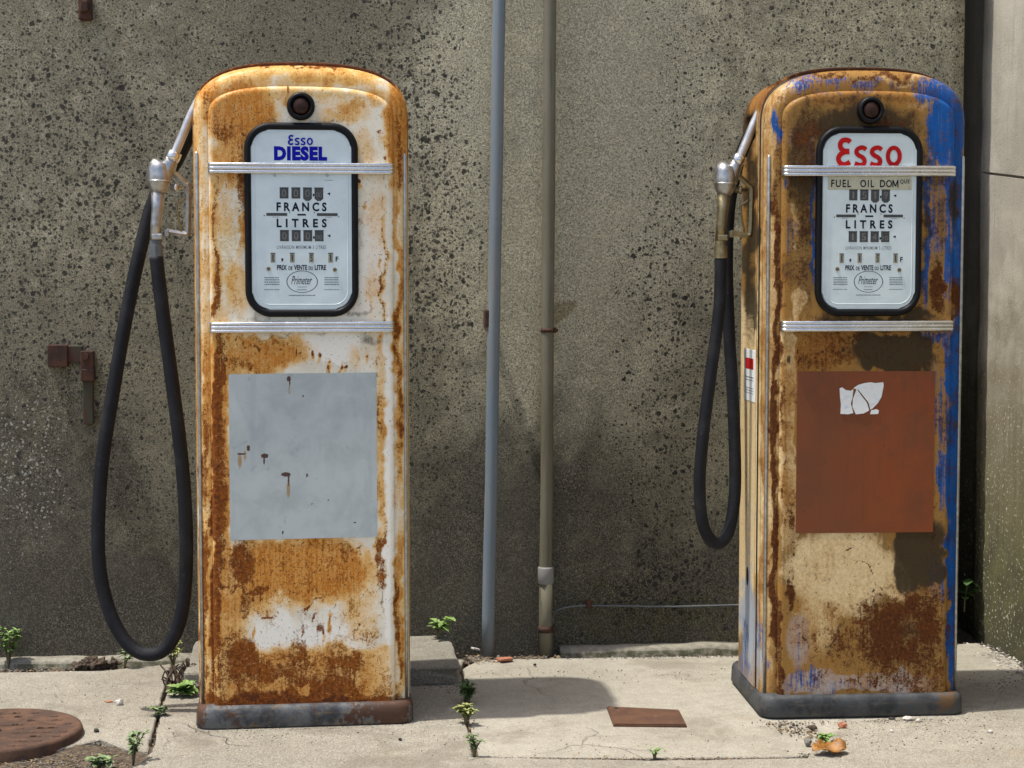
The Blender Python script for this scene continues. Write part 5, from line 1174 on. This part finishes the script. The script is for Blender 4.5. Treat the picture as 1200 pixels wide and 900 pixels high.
# litter: dirt, straw and crumbs nobody could count
def litter(name, lab, spots, mats, seed):
    rr = random.Random(seed); k = bmesh.new()
    for (px0, py0, px1, py1, wdt, cnt, smin, smax, straw, zz) in spots:
        for i in range(cnt):
            u = rr.random(); a = ground(px0+(px1-px0)*u, py0+(py1-py0)*u); p = a+Vector((rr.gauss(0, wdt), rr.gauss(0, wdt), 0)); s = rr.uniform(smin, smax)
            mi = rr.randrange(len(mats)); ang = rr.uniform(0, 6.28)
            if rr.random() < straw:
                d = Vector((math.cos(ang), math.sin(ang), rr.uniform(-.1, .25)))*s*3.2; q = p+Vector((0, 0, zz+.003+rr.random()*.006))
                s_ = Vector((-d.y, d.x, 0)).normalized()*.0013
                vs = [k.verts.new(v) for v in (q-d/2-s_, q+d/2-s_*.6, q+d/2+s_*.6, q-d/2+s_)]; f = k.faces.new(vs); f.material_index = mi
            else:
                m = bmesh.ops.create_icosphere(k, subdivisions=1, radius=1); rot = Matrix.Rotation(ang, 3, 'Z')
                fx_, fy_, fz_ = rr.uniform(.6, 1.3), rr.uniform(.5, 1), rr.uniform(.35, .8)
                for v in m['verts']:
                    q = v.co*(1+rr.uniform(-.25, .25)); v.co = p+rot @ Vector((q.x*s*fx_, q.y*s*fy_, q.z*s*fz_+zz+s*.2))
                for f in {f for v in m['verts'] for f in v.link_faces}: f.material_index = mi
    o = obj(name, k, mats); return tag(o, lab, 'litter', kind='stuff')
M['straw'] = simple('dry_straw', (.27, .19, .095), .8, 0, .3, 90, .2); M['crumb'] = simple('dirt_crumb', (.15, .11, .075), .95, 0, .4, 90, .4); M['crumb_dark'] = simple('dark_dirt_crumb', (.06, .043, .03), .95, 0, .4, 90, .4)
cm = [M['crumb'], M['crumb_dark'], M['straw'], M['grey_stone']]
litter('dirt_litter', 'straw and dry dirt round the iron cover', [(0, 896, 120, 884, .045, 900, .002, .005, .55, -.012), (60, 892, 190, 898, .03, 420, .002, .005, .4, -.010), (95, 866, 130, 880, .02, 160, .002, .005, .6, -.010)], cm, 1)
litter('dirt_litter', 'dirt and crumbs along the wall foot and in the joints', [(0, 782, 225, 780, .018, 520, .002, .007, .12, -.012), (205, 780, 178, 880, .007, 260, .0015, .0045, .1, -.014), (545, 800, 557, 888, .010, 240, .0015, .005, .15, -.010), (557, 887, 950, 887, .006, 900, .0015, .004, .1, -.006), (535, 770, 575, 772, .03, 320, .003, .010, .3, -.008), (585, 770, 655, 768, .014, 200, .002, .007, .25, -.008), (905, 846, 985, 872, .022, 260, .0012, .005, .1, -.002), (940, 884, 990, 884, .02, 160, .0012, .004, .15, -.004)], cm, 2)
litter('dirt_litter', 'small crumbs and grit scattered thinly over the pavement', [(60, 800, 230, 870, .12, 130, .0008, .0028, .15, 0), (230, 862, 480, 858, .05, 160, .0008, .0026, .1, 0), (480, 870, 900, 872, .10, 160, .0008, .0026, .12, 0), (560, 790, 860, 790, .06, 160, .0008, .0028, .12, 0), (905, 848, 1130, 843, .010, 220, .0008, .0032, .05, 0), (1000, 870, 1200, 850, .09, 260, .0008, .0030, .1, 0), (485, 800, 540, 812, .02, 120, .0008, .0030, .1, 0), (1130, 800, 1200, 800, .06, 120, .0008, .003, .1, 0), (228, 858, 486, 850, .006, 150, .0008, .0022, .05, 0)], cm, 8)
litter('gravel', 'loose gravel along the foot of the side wall', [(1145, 752, 1200, 800, .03, 700, .002, .008, .05, -.01), (1165, 760, 1200, 790, .03, 300, .002, .007, .05, -.006), (660, 771, 868, 768, .008, 200, .0012, .004, .1, -.004)], [M['grey_stone'], M['crumb'], M['stone']], 3)
bpy.data.objects.remove(_fo)
